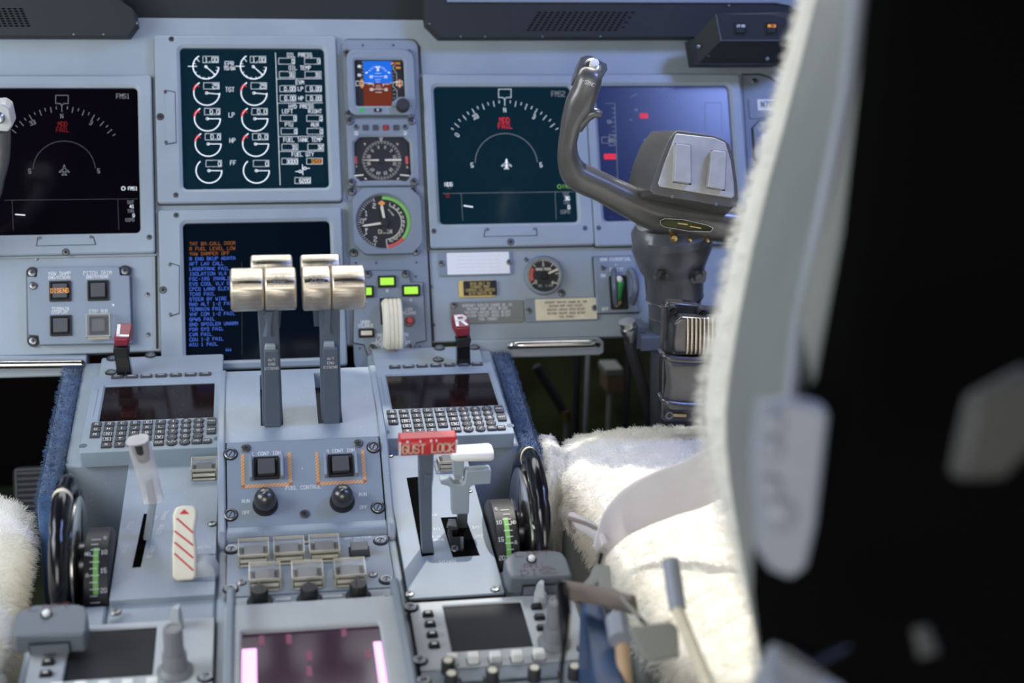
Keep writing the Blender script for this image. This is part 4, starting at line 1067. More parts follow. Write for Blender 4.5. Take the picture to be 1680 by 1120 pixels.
uP = A0[0]+9.05*cu; key(T, uP, rv0-rp*.25, cu*.72, rp*1.35, 'PREV', fs=.0027); key(T, uP, rv0-rp*1.95, cu*.72, rp*1.35, 'NEXT', fs=.0027)
for x, y in ((45, 918), (1590, 835)):
    u, v = PC(x, y); b = T.mb(); b.use('paint_dark').cyl(u, v, .0045, -.001, .0002, 20); b.build('screw_well', T.o)
b = T.mb(); b.use('paint_dark').poly([PC(155, 270, .0003), PC(222, 270, .0003), PC(160, 575, .0003)], .0004, .0003); b.build('seam', T.o)
pr = CDU.uv(842, 706); pl_ = CDU.uv(632, 722)
dU = (pr[0]+pl_[0])/2-(uL_+uR_)/2
copy_thing(T.o, CDU, (uL_+uR_)/2+dU, vB_+.0015, -.02, 'right keyboard unit with dark screen, sunlit keys behind the GUST LOCK bar')

# ---------------------------------------------------------------- red fire handles L and R
def fire(letter, bx_, cap, lab):
    H = Frame(CDU.at(*bx_, -.004), 100)
    T = Thing('fire_handle', lab, 'handle', H, 0, 0, 0, 'red handles on the bay covers')
    top = cap
    (x0, y0), (x1, y1), (x2, y2), (x3, y3), (x4, y4), (x5, y5) = cap     # top face: TL TR BR BL ; front lower: BR BL
    b = T.mb(); b.use('blackgloss')
    u0, v0 = H.uv(*bx_); uc = (H.uv(x4, y4)[0]+H.uv(x5, y5)[0])/2; vc = H.uv(x4, y4)[1]
    b.prism([(u0-.008, 0), (u0+.010, 0), (uc+.0085, vc-.012), (uc+.010, vc-.002), (uc-.010, vc-.002), (uc-.0085, vc-.012)], -.008, .006); b.build('stem', T.o, bev=.0015)
    b = T.mb(); b.use('black'); p5 = H.uv(x5, y5); p4 = H.uv(x4, y4); b.prism([(p5[0]+.001, p5[1]-.011), (p4[0]-.001, p4[1]-.011), (p4[0], p4[1]+.002), (p5[0], p5[1]+.002)], -.010, .009); b.build('collar', T.o, bev=.001)
    # cap: side profile sheared block with slanting top face
    b = T.mb(); b.use('darkred')
    q = [H.uv(*c, 0) for c in cap]; wf, wb = .012, -.016
    q5 = H.uv(x5, y5, wf); q4 = H.uv(x4, y4, wf); q3 = H.uv(x3, y3, wf); q2 = H.uv(x2, y2, wf); q0 = H.uv(x0, y0, wb); q1 = H.uv(x1, y1, wb)
    V_ = [(*q5, wf), (*q4, wf), (*q2, wf), (*q3, wf), (*q0, wb), (*q1, wb), (q1[0], q4[1], wb), (q0[0], q5[1], wb)]
    b.add(V_, [(0, 1, 2, 3), (3, 2, 5, 4), (1, 6, 5, 2), (0, 3, 4, 7), (0, 7, 6, 1), (4, 5, 6, 7)])
    b.build('cap', T.o, bev=.0022, seg=3)
    # letter on the slanting face
    c0, c1 = Vector(V_[3]), Vector(V_[2]); t0 = Vector(V_[4])
    ex = (c1-c0).normalized(); ey = (t0-c0); L = ey.length; ey = (ey-ex*ey.dot(ex)).normalized(); ez = ex.cross(ey)
    M = Matrix((ex, ey, ez)).transposed().to_4x4(); M.translation = (c0+c1+Vector(V_[4])+Vector(V_[5]))/4
    b = T.mb(); b.push(M); b.use('white').text(letter, 0, 0, L*.62, .0003, L*.13, asp=.62); b.pop(); b.build('letter', T.o, label='white letter '+letter)
fire('L', (204, 616), [(192, 529), (218, 529), (212, 556), (186, 555), (211, 568), (187, 568)], 'red handle lettered L on a black stem, above the left keyboard')
fire('R', (759, 600), [(741, 514), (765, 513), (772, 536), (747, 538), (771, 551), (749, 553)], 'red handle lettered R on a black stem, above the right keyboard')

# ---------------------------------------------------------------- throttle quadrant
T = Thing('throttle_quadrant', 'pale blue slotted cover of the thrust levers with raised side rims', 'quadrant', COV, .036, 0, 0)
xl, xr = -.0475, .1195
yT = COV.at(490, 603).y; yB = COV.at(500, 718).y; yF = SID.at(500, 872).y
b = T.mb(); b.use('paint_ped')
# cover in strips left by the slots: profile in y,z, a little crowned
def cvz(y): t = (y-yB)/(yT-yB); return zS(y, COV)+.004*math.sin(math.pi*min(max(t, 0), 1))-0.002
sl = [(COV.at(430, 697).x-.0015, COV.at(463, 696).x+.0012), (COV.at(524, 690).x-.0015, COV.at(560, 689).x+.0012)]
def strip(x0, x1, y0, y1, nm='quadrant_cover', T=T):
    b = MB(); b.use('paint_ped'); n = 10
    prof = [(y1, .70)]+[(y1-(y1-y0)*k/n, cvz(y1-(y1-y0)*k/n)) for k in range(n+1)]+[(y0, .70)]
    Mi = T.o.matrix_world.inverted(); b.T = [Mi]
    b.push(EX); b.prism(prof, x0, x1); b.pop(); return b
ys = COV.at(447, 698).y
bb = strip(xl, xr, yB, ys)
for x0, x1 in ((xl, sl[0][0]), (sl[0][1], sl[1][0]), (sl[1][1], xr)):
    s_ = strip(x0, x1, ys, yT); off = len(bb.v); bb.v += s_.v; bb.f += [[i+off for i in f] for f in s_.f]; bb.m += s_.m
s_ = strip(sl[0][0], sl[1][1], yT-.012, yT); off = len(bb.v); bb.v += s_.v; bb.f += [[i+off for i in f] for f in s_.f]; bb.m += s_.m
bb.build('quadrant_cover', T.o)
# side rims: follow cover, fuel panel, then console
Mi = T.o.matrix_world.inverted()
for x0, x1 in ((xl-.0085, xl), (xr, xr+.0085)):
    b = MB(); b.T = [Mi]; b.use('paint_ped')
    zf = zS(yF, FUE)
    prof = [(yT+.004, .70), (yT+.004, cvz(yT)+.000), (yT-.004, cvz(yT)+.003), (yB, zS(yB, COV)+.003), (yB-.006, zS(yB-.006, FUE)+.0035), (yF+.0, zS(yF, FUE)+.006), (yF-.012, zS(yF)+.010), (yF-.018, zS(yF)+.001), (yF-.018, .70)]
    b.push(EX); b.prism(prof, x0, x1); b.pop(); b.build('side_rim', T.o, bev=.002)
b = MB(); b.T = [Mi]; b.use('paint_ped'); b.push(EX)
b.prism([(yF+.006, .70), (yF+.006, zS(yF, FUE)+.004), (yF-.010, zS(yF)+.009), (yF-.015, zS(yF)+.006), (yF-.017, .70)], xl, xr); b.pop(); b.build('cross_bar', T.o, bev=.002)
b = MB(); b.T = [Mi]; b.use('seam'); 
for s0, s1 in sl:
    b.push(EX); b.prism([(ys, .72), (ys, zS(ys, COV)-.022), (yT-.012, zS(yT, COV)-.022), (yT-.012, .72)], s0, s1); b.pop()
b.build('slot_floor', T.o)

# thrust levers
def lever(side, lab):
    dx = {'L': 0, 'R': 94}[side]; dy = {'L': 0, 'R': -6}[side]
    base = (447, 696) if side == 'L' else (542, 690)
    LV = Frame(COV.at(*base), 113)
    T = Thing('thrust_lever', lab, 'lever', LV, 0, 0, 0, 'thrust levers')
    def p(x, y, w=0): return LV.uv(x, y, w)
    arm = [(431, 700), (430, 640), (426, 570), (422.5, 508), (422, 495), (457, 495), (457, 508), (459, 570), (462, 640), (463.5, 700)] if side == 'L' else \
          [(528, 694), (527, 640), (526, 570), (523, 505), (523, 490), (558, 490), (558, 505), (558, 570), (559.5, 640), (560.5, 694)]
    b = T.mb(); b.use('paint_dark').prism([p(*q) for q in arm], -.030, 0); b.build('lever_arm', T.o, bev=.0015)
    X = 0 if side == 'L' else 96.5; Y = 0 if side == 'L' else -4
    b = T.mb(); b.use('paint_dark').prism([p(433+X, 575+Y, .006), (p(457+X, 575+Y, .006)), p(461+X, 696+Y, .002), p(434+X, 697+Y, .002)], 0, .0065); b.build('disengage_paddle', T.o, bev=.0012)
    b = T.mb(); b.use('paint').prism([p(435+X, 566+Y, .004), p(452+X, 566+Y, .004), p(453+X, 577+Y, .004), p(434+X, 577+Y, .004)], 0, .0045); b.build('paddle_cap', T.o, bev=.001)
    b = T.mb(); b.use('lettering')
    for t, yy in (('A/T', 594), ('ENG', 601), ('DISENG', 608)): b.text(t, *p(446+X, yy+Y-4 if side == 'L' else yy+Y-2, .0068), .0033, .0069, .0004)
    b.build('lettering', T.o)
    # neck flare
    b = T.mb(); b.use('paint_dark').prism([p(431+X, 552+Y), p(436+X, 530+Y), p(430+X, 508+Y), p(452+X, 508+Y), p(447+X, 530+Y), p(450+X, 552+Y)], 0, .004, [p(437+X, 548+Y), p(439+X, 530+Y), p(436+X, 508+Y), p(446+X, 508+Y), p(444+X, 530+Y), p(444+X, 548+Y)]); b.build('neck', T.o)
    # grip
    x0, x1, y0, y1, xs = (377.5, 486.5, 441, 508, 433.5) if side == 'L' else (495.5, 600, 437.5, 507, 543.5)
    wc = -.006; yc = (y0+y1)/2+1; R = (y1-y0)/2*1.43/FPX; wq = wc+R*.5
    vc = p(x0, yc, wc)[1]; u0 = p(x0, yc, wq)[0]; u1 = p(x1, yc, wq)[0]; us = p(xs, yc, wq)[0]
    def drum(ua, ub, R, name, ca=0, cb=0, par=None, wc=wc, vc=vc, flat=.78):
        b = T.mb(); b.use('brushed'); e = .0022; k = []
        k = [(ua, R-e*1.2), (ua+e*.4, R-e*.4), (ua+e, R), (ub-e, R), (ub-e*.4, R-e*.4), (ub, R-e*1.2)]
        b.tube([(u, vc, wc) for u, r in k], [r for u, r in k], 40, flat=flat, up=(0, 1, 0)); return b.build(name, par or T.o)
    g = drum(u0, us-.0002, R, 'grip')
    drum(us+.0002, u1, R, 'grip')
    b = T.mb(); b.use('letterdim'); wf_ = wc+R*1.0+.0004
    cxm = 459 if side == 'L' else 520
    for t, yy in (('A/T', 456), ('DISC', 464)):
        u, v = p(cxm, yy, wf_); b.text(t, u, v, .0042, wf_-.0003, .0006)
    b.build('lettering', T.o)
    x0, x1, y0, y1 = (411, 479.5, 419, 446) if side == 'L' else (492.5, 558, 418, 444)
    wz = -.036; R2 = .0125; u0, vt = p(x0, y0+R2*FPX/1.46, wz); u1 = p(x1, y0, wz)[0]; vt += R2
    drum(u0, u1, R2, 'reverse_lever', vc=vt-R2, wc=wz, flat=.9)
    b = T.mb(); b.use('paint_dark').prism([(u0+.010, vt-.02), (u1-.010, vt-.02), (u1-.014, vt-.09), (u0+.014, vt-.09)], wz-.006, wz+.004); b.build('reverse_lever_arm', T.o)
    return T
lever('L', 'left thrust lever with brushed metal grip on a grey arm')
lever('R', 'right thrust lever with brushed metal grip on a grey arm')

# ---------------------------------------------------------------- fuel control panel
c9 = Z(340, 580, 3.5)
def PF(x, y, w=.0035): return FUE.uv(*c9(x, y), w)
kf = 1.52/FPX/3.5
T = Thing('fuel_control_panel', 'grey panel with two round fuel control knobs and two hazard-striped ignition buttons', 'control panel', FUE, *PF(550, 1000), .0002)
wt = .0038
r = R4(FUE, c9(110, 512), c9(975, 475), c9(110, 1012), c9(1008, 970), wt)
b = T.mb(); b.use('seam').box(xl-FUE.O.x+.0005, r[1]-.001, 0, xr-FUE.O.x-.0005, r[3]+.001, .001); b.build('gasket', T.o)
b = T.mb(); b.use('paint_panel').rr(xl-FUE.O.x+.0016, r[1], xr-FUE.O.x-.0016, r[3], .002, .0005, wt, ch=.0004); b.build('plate', T.o)
for x, y in [(134, 578), (955, 538), (134, 927), (980, 884)]: screw(T, *PF(x, y), wt, .0065, kind='quarter', rot=60)
for x, y in [(222, 545), (868, 517), (560, 922)]: screw(T, *PF(x, y), wt, .0052)
for cx, cy, tx_, ty in ((340, 655, 'L CONT IGN', 583), (766, 640, 'R CONT IGN', 567)):
    u, v = PF(cx, cy, wt+.002)
    b = T.mb(); b.use('hazardstripe'); hw = .0268; hh = .0205; t = .0038
    uu, vv = PF(cx, cy+12, wt)
    for q in ((uu-hw, vv-hh, uu-hw+t, vv+hh), (uu+hw-t, vv-hh, uu+hw, vv+hh), (uu-hw, vv-hh-.0005, uu+hw, vv-hh+t)):
        b.add([(q[0], q[1], wt+.0003), (q[2], q[1], wt+.0003), (q[2], q[3], wt+.0003), (q[0], q[3], wt+.0003)], [(0, 1, 2, 3)])
    b.build('hazard_marking', T.o)
    pushbutton(T, FUE, u, v, .0265, wt, name='ignition_button', h=.007)
    for sx in (-1, 1):
        b = T.mb(); b.use('paint_panel').box(u+sx*.0165-.0016, v-.014, wt, u+sx*.0165+.0016, v+.014, wt+.009); b.build('side_guard', T.o, bev=.0008)
    b = T.mb(); b.use('lettering').text(tx_, *PF(cx, ty-10, wt), .0040, wt+.0003, .0006); b.build('lettering', T.o)
for cx, cy, nm in ((334, 868, 'L'), (775, 850, 'R')):
    u, v = PF(cx, cy, wt)
    b = T.mb(); b.use('black').lathe(u, v, [(.0135, wt), (.0130, wt+.004), (.0122, wt+.005), (.0001, wt+.005)], 28); b.build('knob_collar', T.o)
    b = T.mb(); b.use('gunmetal').lathe(u, v, [(.0108, wt+.004), (.0116, wt+.010), (.0116, wt+.015), (.0100, wt+.0205), (.0062, wt+.0245), (.0001, wt+.026)], 28)
    o = b.build('fuel_knob', T.o, label='dark polished dome knob')
    b = T.mb(); b.use('chrome').tube([(u-.007, v-.002, wt+.0225), (u, v+.001, wt+.0262), (u+.004, v+.008, wt+.0215)], .0007, 6); b.build('pointer_line', o)
b = T.mb(); b.use('lettering')
for t, x, y, h in [('FUEL CONTROL', 552, 768, 21), ('RUN', 222, 847, 19), ('OFF', 223, 912, 18), ('RUN', 893, 808, 19), ('OFF', 897, 882, 18), ('L', 336, 776, 12), ('R', 768, 757, 14), ('+', 545, 660, 16)]:
    b.text(t, *PF(x, y, wt), h*kf*1.05, wt+.0003, .00055)
b.build('lettering', T.o)

# ---------------------------------------------------------------- guarded switch panel behind it
c10 = Z(340, 860, 4.309)
def PB(x, y, w=.003): return SID.uv(*c10(x, y), w)
yq0 = SID.uv(505, 888)[1]; yq1 = SID.uv(505, 975)[1]
xa, xb = xl-SID.O.x+.001, xr-SID.O.x-.001
T = Thing('guarded_switch_panel', 'grey panel carrying six buttons under clear hinged covers and one open button', 'switch panel', SID, (xa+xb)/2, yq1, 0)
wt = .003
b = T.mb(); b.use('seam').box(xa-.001, yq1-.001, -.0028, xb+.001, yq0+.001, .0004); b.build('gasket', T.o)
b = T.mb(); b.use('paint_panel').rr(xa, yq1, xb, yq0, .002, 0, wt, ch=.0004); b.build('plate', T.o)
for x, y in [(172, 182), (1225, 120), (1267, 395), (165, 462)]: screw(T, *PB(x, y), wt, .0066, kind='quarter', rot=70)
for x, y in [(700, 125), (1172, 358), (242, 415)]: screw(T, *PB(x, y), wt, .0045)
for x, y in [(328, 205), (578, 190), (828, 175), (408, 375), (708, 362), (1008, 345)]:
    u, v = PB(x, y, .008); pushbutton(T, SID, u, v, .0285, wt, h=.0095, asp=.92); guard(T, u, v, .031, wt, .012, asp=.98)
    b = T.mb(); b.use('letterdim').text('----', u, v+.0185, .003, wt+.0003, .0005); b.build('lettering', T.o)
u, v = PB(1075, 178, .006); pushbutton(T, SID, u, v, .026, wt, h=.008, asp=.9, bez=False)
b = T.mb(); b.use('lettering').text('SMS CAUTION', *PB(1065, 96, wt), .0034, wt+.0003, .0005).text('TEST', *PB(1065, 116, wt), .0034, wt+.0003, .0005); b.build('lettering', T.o)

# knob strip and lower display
yk1 = SID.uv(505, 1003)[1]
T = Thing('dimmer_panel', 'narrow blue-grey strip with three black knobs above the pink-barred display', 'control panel', SID, (xa+xb)/2, yk1, 0)
b = T.mb(); b.use('paint').rr(xa, yk1, xb, yq1-.0015, .0015, -.002, .0025, ch=.0004); b.build('plate', T.o)
for x, y in [(372, 560), (722, 545), (1068, 520)]:
    u, v = PB(x, y, .003)
    b = T.mb(); b.use('black').lathe(u, v, [(.0125, .002), (.0125, .006), (.0105, .0075), (.0090, .008), (.0085, .018), (.0075, .020), (.0001, .020)], 22)
    b.box(u-.0016, v-.010, .008, u+.0016, v+.010, .022); b.build('knob', T.o)
b = T.mb(); b.use('lettering')
for x, y, L in ((535, 527, 110), (885, 505, 140)): 
    p = PB(x-L/2, y+14, .0028); q = PB(x+L/2, y-12, .0028); b.rr(*p, *q, .0012, .0024, .0029)
for x, y in ((310, 620), (425, 618), (660, 600), (785, 595), (1000, 580), (1120, 575)): b.text('-', *PB(x, y, .0026), .006, .0028, .0012)
b.build('lettering', T.o)
screw(T, *PB(1265, 525), .0025, .006, kind='quarter')
# the display itself
DSP = Frame(SID.P(0, yk1-.001, .003), 6)
T = Thing('pedestal_display', 'console display with two glowing pink bars, between the side rails', 'display', DSP, (xa+xb)/2-0, -.16, 0)
ys_ = DSP.uv(505, 1031, .008)[1]
sA = DSP.uv(397, 1042, .008)[0]; sB = DSP.uv(622, 1022, .008)[0]
b = T.mb(); b.use('paint_radio').bez((xa-.0, -.20, xb, -.001), (sA, -.19, sB, ys_), .003, .002, -.004, .011, .004, ch=.0008); b.build('bezel', T.o)
b = T.mb(); b.use('screenpink').box(sA-.0005, -.1905, .003, sB+.0005, ys_+.0005, .006); b.build('screen', T.o)
b = T.mb(); b.use('e_pink'); w_ = .0064
for x0, x1, y in ((393, 421, 1063), (610, 634, 1051)):
    u0 = DSP.uv(x0+2, y, w_)[0]; u1, v1 = DSP.uv(x1, y, w_); b.rr(max(u0, sA), -.185, min(u1, sB-.0005), v1, .001, .0061, w_)
b.use('e_pinkdim')
for x, y in ((475, 1048), (565, 1036), (508, 1075), (508, 1100), (605, 1072), (430, 1050)):
    u, v = DSP.uv(x, y, w_); b.rr(u-.003, v-.008, u+.002, v+.008, .002, .0061, .0063)
b.build('bars', T.o)
for nm, x0, sgn in (('carry_rail', xa+.006, 1), ('carry_rail', xb-.004, -1)):
    b = T.mb(); b.use('paint_inst'); b.tube(smoothpath([(x0, .004, .006), (x0, -.001, .020), (x0, -.012, .026), (x0, -.16, .026), (x0, -.172, .018), (x0, -.176, .008)], 4), .0042, 10); b.build(nm, T.o)
# ---------------------------------------------------------------- side panels of the console
def PSID(x, y, w=.003): return SID.uv(x, y, w)
ox = SID.O.x
zt = SID.uv(240, 760)[1]
# flap and gust lock panel
v1f = SID.uv(700, 741)[1]; v0f = SID.uv(760, 980)[1]
T = Thing('flap_lever_panel', 'pale panel around the flap lever and the GUST LOCK lever', 'control panel', SID, .176-ox, v0f, 0)
wt = .003
b = T.mb(); b.use('seam').box(.1285-ox, v0f-.001, -.0028, XR-.0005-ox, v1f+.001, .0006); b.build('gasket', T.o)
b = T.mb(); b.use('paint_panel').rr(.1296-ox, v0f, XR-.0016-ox, v1f, .002, 0, wt, ch=.0004); b.build('plate', T.o)
def slot(T, pts, w=.003, mt='blackmatte', name='slot'):
    b = T.mb(); b.use(mt); b.prism([PSID(*p, w) for p in pts], w-.0005, w+.0003); return b.build(name, T.o)
slot(T, [(667, 784), (687, 782), (712, 910), (692, 913)])
slot(T, [(723, 849), (763, 847), (787, 911), (743, 914)])
cgk = Z(630, 700, 4.31)
b = T.mb(); b.use('lettering')
for t, x, y, h in [('UP', 362, 625, 18), ('10°', 382, 722, 22), ('T.O.', 378, 778, 18), ('APPR', 388, 800, 16), ('10°', 658, 710, 22), ('20°', 680, 772, 22), ('DOWN', 450, 952, 24)]:
    b.text(t, *PSID(*cgk(x, y)), h*1.5/FPX/4.31*1.3, wt+.0003, .0006, asp=.65)
b.build('lettering', T.o)
for p, r in (((640, 748), .004), ((771, 806), .003), ((672, 975), .0045), ((812, 967), .0045)): screw(T, *PSID(*p), wt, r)
u, v = PSID(737, 755, .008)
pushbutton(T, SID, u, v, .0245, wt, h=.008); guard(T, u, v, .028, wt, .010)
# speed brake panel
v0s = SID.uv(250, 985)[1]
TL_ = Thing('speed_brake_panel', 'blue-grey panel around the slot of the clear-sleeved lever and the striped lever', 'control panel', SID, -.107-ox, v0s, 0)
T = TL_
b = T.mb(); b.use('paint_ped').rr(XL+.001-ox, v0s, -.0575-ox, zt-.002, .002, -.0028, wt, ch=.0004); b.build('plate', T.o)
b = T.mb(); b.use('seam'); b.poly([PSID(359, 768), PSID(357, 909), PSID(327, 910)], .0009, wt+.0003); b.poly([PSID(357, 952), PSID(300, 954)], .0007, wt+.0003); b.build('seam', T.o)
slot(T, [(236, 843), (250, 842), (231, 930), (217, 931)])
b = T.mb(); b.use('lettering')
for t, x, y, ro in (('SPEED', 213, 862, 80), ('BRAKE', 205, 900, 80), ('EXTEND', 263, 868, 80), ('RETRACT', 248, 905, 80), ('NORMAL', 270, 845, 78), ('ARM', 254, 850, 78)):
    b.text(t, *PSID(x, y), .0042, wt+.0003, .0006, rot=ro)
b.text('EMERG', *PSID(333, 898), .0045, wt+.0003, .0006)
b.build('lettering', T.o)
screw(T, *PSID(348, 860), wt, .0048); screw(T, *PSID(308, 752), wt, .0038); screw(T, *PSID(190, 1005), wt, .0055)
u, v = PSID(335, 770, .008); pushbutton(T, SID, u, v, .026, wt, h=.009); guard(T, u, v, .0285, wt, .012)

# clear-sleeved lever
SB = Frame(SID.at(240, 888), 97)
T = Thing('speed_brake_lever', 'speed brake lever in a clear plastic sleeve with a dark knob end', 'lever', SB, 0, 0, 0)
def pb_(x, y, w=0): return SB.uv(x, y, w)
b = T.mb(); b.use('paint'); b.tube([(*pb_(240, 892), -.004), (*pb_(247, 850), 0), (*pb_(251, 820), .003), (*pb_(243, 780), .004)], [(.004, .006)]*4, 10, flat=.5, up=(1, 0, 0)); b.build('arm', T.o)
b = T.mb(); b.use('sleeve'); b.tube([(*pb_(252, 817), .003), (*pb_(244, 780), .006), (*pb_(236, 748), .008), (*pb_(227, 712), .012)], [(.0105, .0075), (.0108, .008), (.0110, .0085), (.0110, .009)], 20, flat=.7, up=(1, 0, 0)); b.build('sleeve', T.o, label='frosted clear plastic sleeve')
b = T.mb(); b.use('rubber').tube([(*pb_(237, 748), .008), (*pb_(232, 728), .011), (*pb_(229, 714), .0125)], [.006, .0085, .009], 16); b.build('knob', T.o, label='dark rubber knob end')
b = T.mb(); u, v = pb_(230, 752, .017); b.use('screwmetal').cyl(u, v, .0022, .014, .0175, 12); b.build('set_screw', T.o)

# striped lever
SP_ = Frame(SID.at(300, 950), 62)
T = Thing('emergency_brake_lever', 'cream lever with slanting red stripes standing on a round grey hub', 'lever', SP_, 0, 0, 0)
def ps_(x, y, w=0): return SP_.uv(x, y, w)
b = T.mb(); b.use('offwhite')
ol = [(283, 947), (282, 900), (284, 870), (283, 845), (288, 832), (298, 829), (316, 829), (323, 834), (323, 848), (319, 870), (322, 905), (322, 945), (316, 951), (290, 952)]
b.prism([ps_(x, y, .012) for x, y in ol], -.004, .012); b.build('grip', T.o, bev=.003, seg=3)
b = T.mb(); b.use('red')
for k in range(4):
    x0, y0, x1, y1 = 286+0*k, 852+k*18.5, 317, 874+k*20.5
    if k == 0: x0, y0 = 290, 850
    b.line(ps_(x0, y0, .0123), ps_(x1, y1, .0123), .0017, .0123)
b.add([(*ps_(294, 843, .0123), .0123), (*ps_(311, 843, .0123), .0123), (*ps_(302, 835, .0123), .0123)], [(0, 1, 2)])
b.build('stripes', T.o)
b = T.mb(); b.push(Matrix.Translation((*ps_(331, 940), 0)) @ Matrix.Rotation(rad(28), 4, 'X')); b.use('paint_radio').lathe(0, 0, [(.017, -.010), (.017, -.004), (.013, .004), (.005, .006), (.0001, .006)], 26); b.pop(); b.build('hub', T.o)

# gust lock lever
GU = Frame(SID.at(702, 911), 103)
T = Thing('gust_lock_lever', 'grey lever topped by a red bar lettered GUST LOCK', 'lever', GU, 0, 0, 0)
def pg(x, y, w=0): return GU.uv(x, y, w)
b = T.mb(); b.use('paint_dark').prism([pg(*p) for p in [(693, 912), (690, 850), (688, 800), (687, 745), (712, 745), (711, 782), (709, 800), (709, 880), (713, 911)]], -.012, 0); b.build('lever_arm', T.o, bev=.001)
b = T.mb(); b.use('paint_dark').prism([pg(*p, .002) for p in [(697, 780), (709, 780), (708, 803), (696, 803)]], 0, .0025); b.build('catch', T.o, bev=.0006)
b = T.mb(); b.use('red'); q = [pg(655, 748.5, .010), pg(749.5, 744, .010), pg(749.5, 724, .010), pg(655, 729, .010)]
u0, u1 = q[0][0], q[1][0]; v0 = (q[0][1]+q[1][1])/2; v1 = (q[2][1]+q[3][1])/2
b.push(Matrix(((0, 0, 1, 0), (1, 0, 0, 0), (0, 1, 0, 0), (0, 0, 0, 1)))); 
b.prism([(v0, -.006), (v0, .010), (v1, .010), (v1+.0035, .006), (v1+.004, -.006)], u0, u1); b.pop()
b.build('lock_bar', T.o, bev=.0015, label='red bar lettered GUST LOCK')
b = T.mb(); b.use('cream').text('GUST LOCK', (u0+u1)/2, (v0+v1)/2+.0009, .0096, .0104, .0012, asp=.46, sp=.30); b.build('lettering', T.o)
b = T.mb(); b.use('lettering')
for k in range(4):
    uu = u0+.004+random.random()*(u1-u0-.008); L = .001+.002*random.random(); b.box(uu, v1+.0009, .0085, uu+L, v1+.0025, .0100)
b.box(u0-.0002, v0, .008, u0+.0015, v1+.001, .0102).box(u1-.0015, v0+.003, .008, u1+.0002, v1+.001, .0102); b.build('chipped_paint', T.o)

# flap lever
FL = Frame(SID.at(762, 872), 95)
T = Thing('flap_lever', 'T-shaped blue-grey flap lever with a white grip on top', 'lever', FL, 0, 0, 0)
def pf(x, y, w=0): return FL.uv(x, y, w)
b = T.mb(); b.use('screwmetal').prism([pf(*p) for p in [(750, 885), (752, 838), (768, 838), (766, 885)]], -.010, -.002); b.build('shaft', T.o)
b = T.mb(); b.use('paint').prism([pf(*p) for p in [(741, 843), (740, 800), (736, 797), (723, 793), (721, 786), (740, 787), (746, 793), (757, 794), (762, 790), (764, 771), (803, 768), (806, 770), (805, 793), (775, 795), (770, 799), (769, 842)]], -.010, .002); b.build('lever_arm', T.o, bev=.0015)
b = T.mb(); b.use('paint').prism([pf(*p) for p in [(743, 755), (762, 755), (762, 783), (745, 783)]], -.014, -.002); b.build('neck', T.o, bev=.001)
b = T.mb(); b.use('chrome').prism([pf(*p) for p in [(747, 783), (759, 783), (759, 796), (747, 796)]], -.012, -.004); b.build('plunger', T.o)
b = T.mb(); b.use('white'); p0 = pf(741, 748, .002); p1 = pf(809, 745, .002)
b.tube([(p0[0], p0[1], -.004), (p0[0]+.004, p0[1], -.004), (p1[0]-.003, p1[1], -.004), (p1[0], p1[1], -.004)], [(.0045, .010), (.0060, .012), (.0066, .013), (.0052, .011)], 20, flat=.6, up=(0, 1, 0)); b.build('grip', T.o, label='white grip')
FG = Frame(SID.at(757, 900), 30)
T = Thing('flap_detent_gate', 'black stepped detent gate inside the flap lever slot', 'gate', FG, *FG.uv(750, 911), 0)
b = T.mb(); b.use('black')
def pq(x, y, w): return FG.uv(x, y, w)
b.prism([pq(x, y, .006) for x, y in [(742, 914), (735, 866), (737, 854), (750, 854), (752, 868), (741, 869), (743, 880), (757, 879), (761, 884), (761, 912)]], -.01, .006)
b.build('gate_plate', T.o, bev=.0008)
b = T.mb(); b.use('steel').prism([pq(x, y, .0085) for x, y in [(733, 861), (736, 851), (747, 851), (750, 864)]], .004, .0085).prism([pq(x, y, .0085) for x, y in [(755, 880), (760, 880), (760.5, 900), (757, 900)]], .004, .0085); b.build('roller', T.o)
screw(T, *pq(746, 900, .006), .006, .004)

# trim wheels
def trim_wheel(cx, y, z, sg, lab):
    """axis along x; sg = +1: wheel outboard to the right"""
    F_ = Frame((cx, y, z), 0, 0)
    T = Thing('trim_wheel', lab, 'wheel', F_, 0, 0, 0, 'trim wheels beside the console')
    MX = Matrix(((0, 0, sg, 0), (0, 1, 0, 0), (-sg, 0, 0, 0), (0, 0, 0, 1)))   # local z -> x*sg
    b = T.mb(); b.push(MX); b.use('blackgloss')
    n = 64; pts = []
    for k in range(n):
        a = 2*math.pi*k/n; pts.append((.078*math.cos(a), .078*math.sin(a), .036))
    R = [(.0095, .0125) if k % 8 else (.0082, .0110) for k in range(n)]
    b.tube(pts, R, 14, closed=True, up=(0, 0, 1)); b.pop(); b.build('rim', T.o)
    b = T.mb(); b.push(MX); b.use('gunmetal')
    for k in range(5):
        a = 2*math.pi*k/5+.5; c, s_ = math.cos(a), math.sin(a)
        b.tube([(.015*c, .015*s_, .030), (.05*c, .05*s_, .028), (.074*c, .074*s_, .034)], [(.010, .005), (.007, .004), (.010, .005)], 10)
    b.lathe(0, 0, [(.022, .020), (.022, .034), (.014, .038), (.0001, .038)], 24); b.pop(); b.build('spokes', T.o)
    b = T.mb(); b.push(MX); b.use('cream').lathe(0, 0, [(.0655, .033), (.0680, .034), (.0680, .037), (.0655, .038)], 64); b.use('chrome').lathe(0, 0, [(.0655, .024), (.0675, .025), (.0675, .027), (.0655, .028)], 64); b.pop(); b.build('bright_ring', T.o)
    for a0 in (168, 345): 
        a = rad(a0); b = T.mb(); b.push(MX); b.use('cream')
        b.tube([(.078*math.cos(a+.02*k), .078*math.sin(a+.02*k), .036) for k in range(4)], (.0098, .0128), 16, up=(0, 0, 1))
        b.pop(); b.build('cream_mark', T.o)
    return T
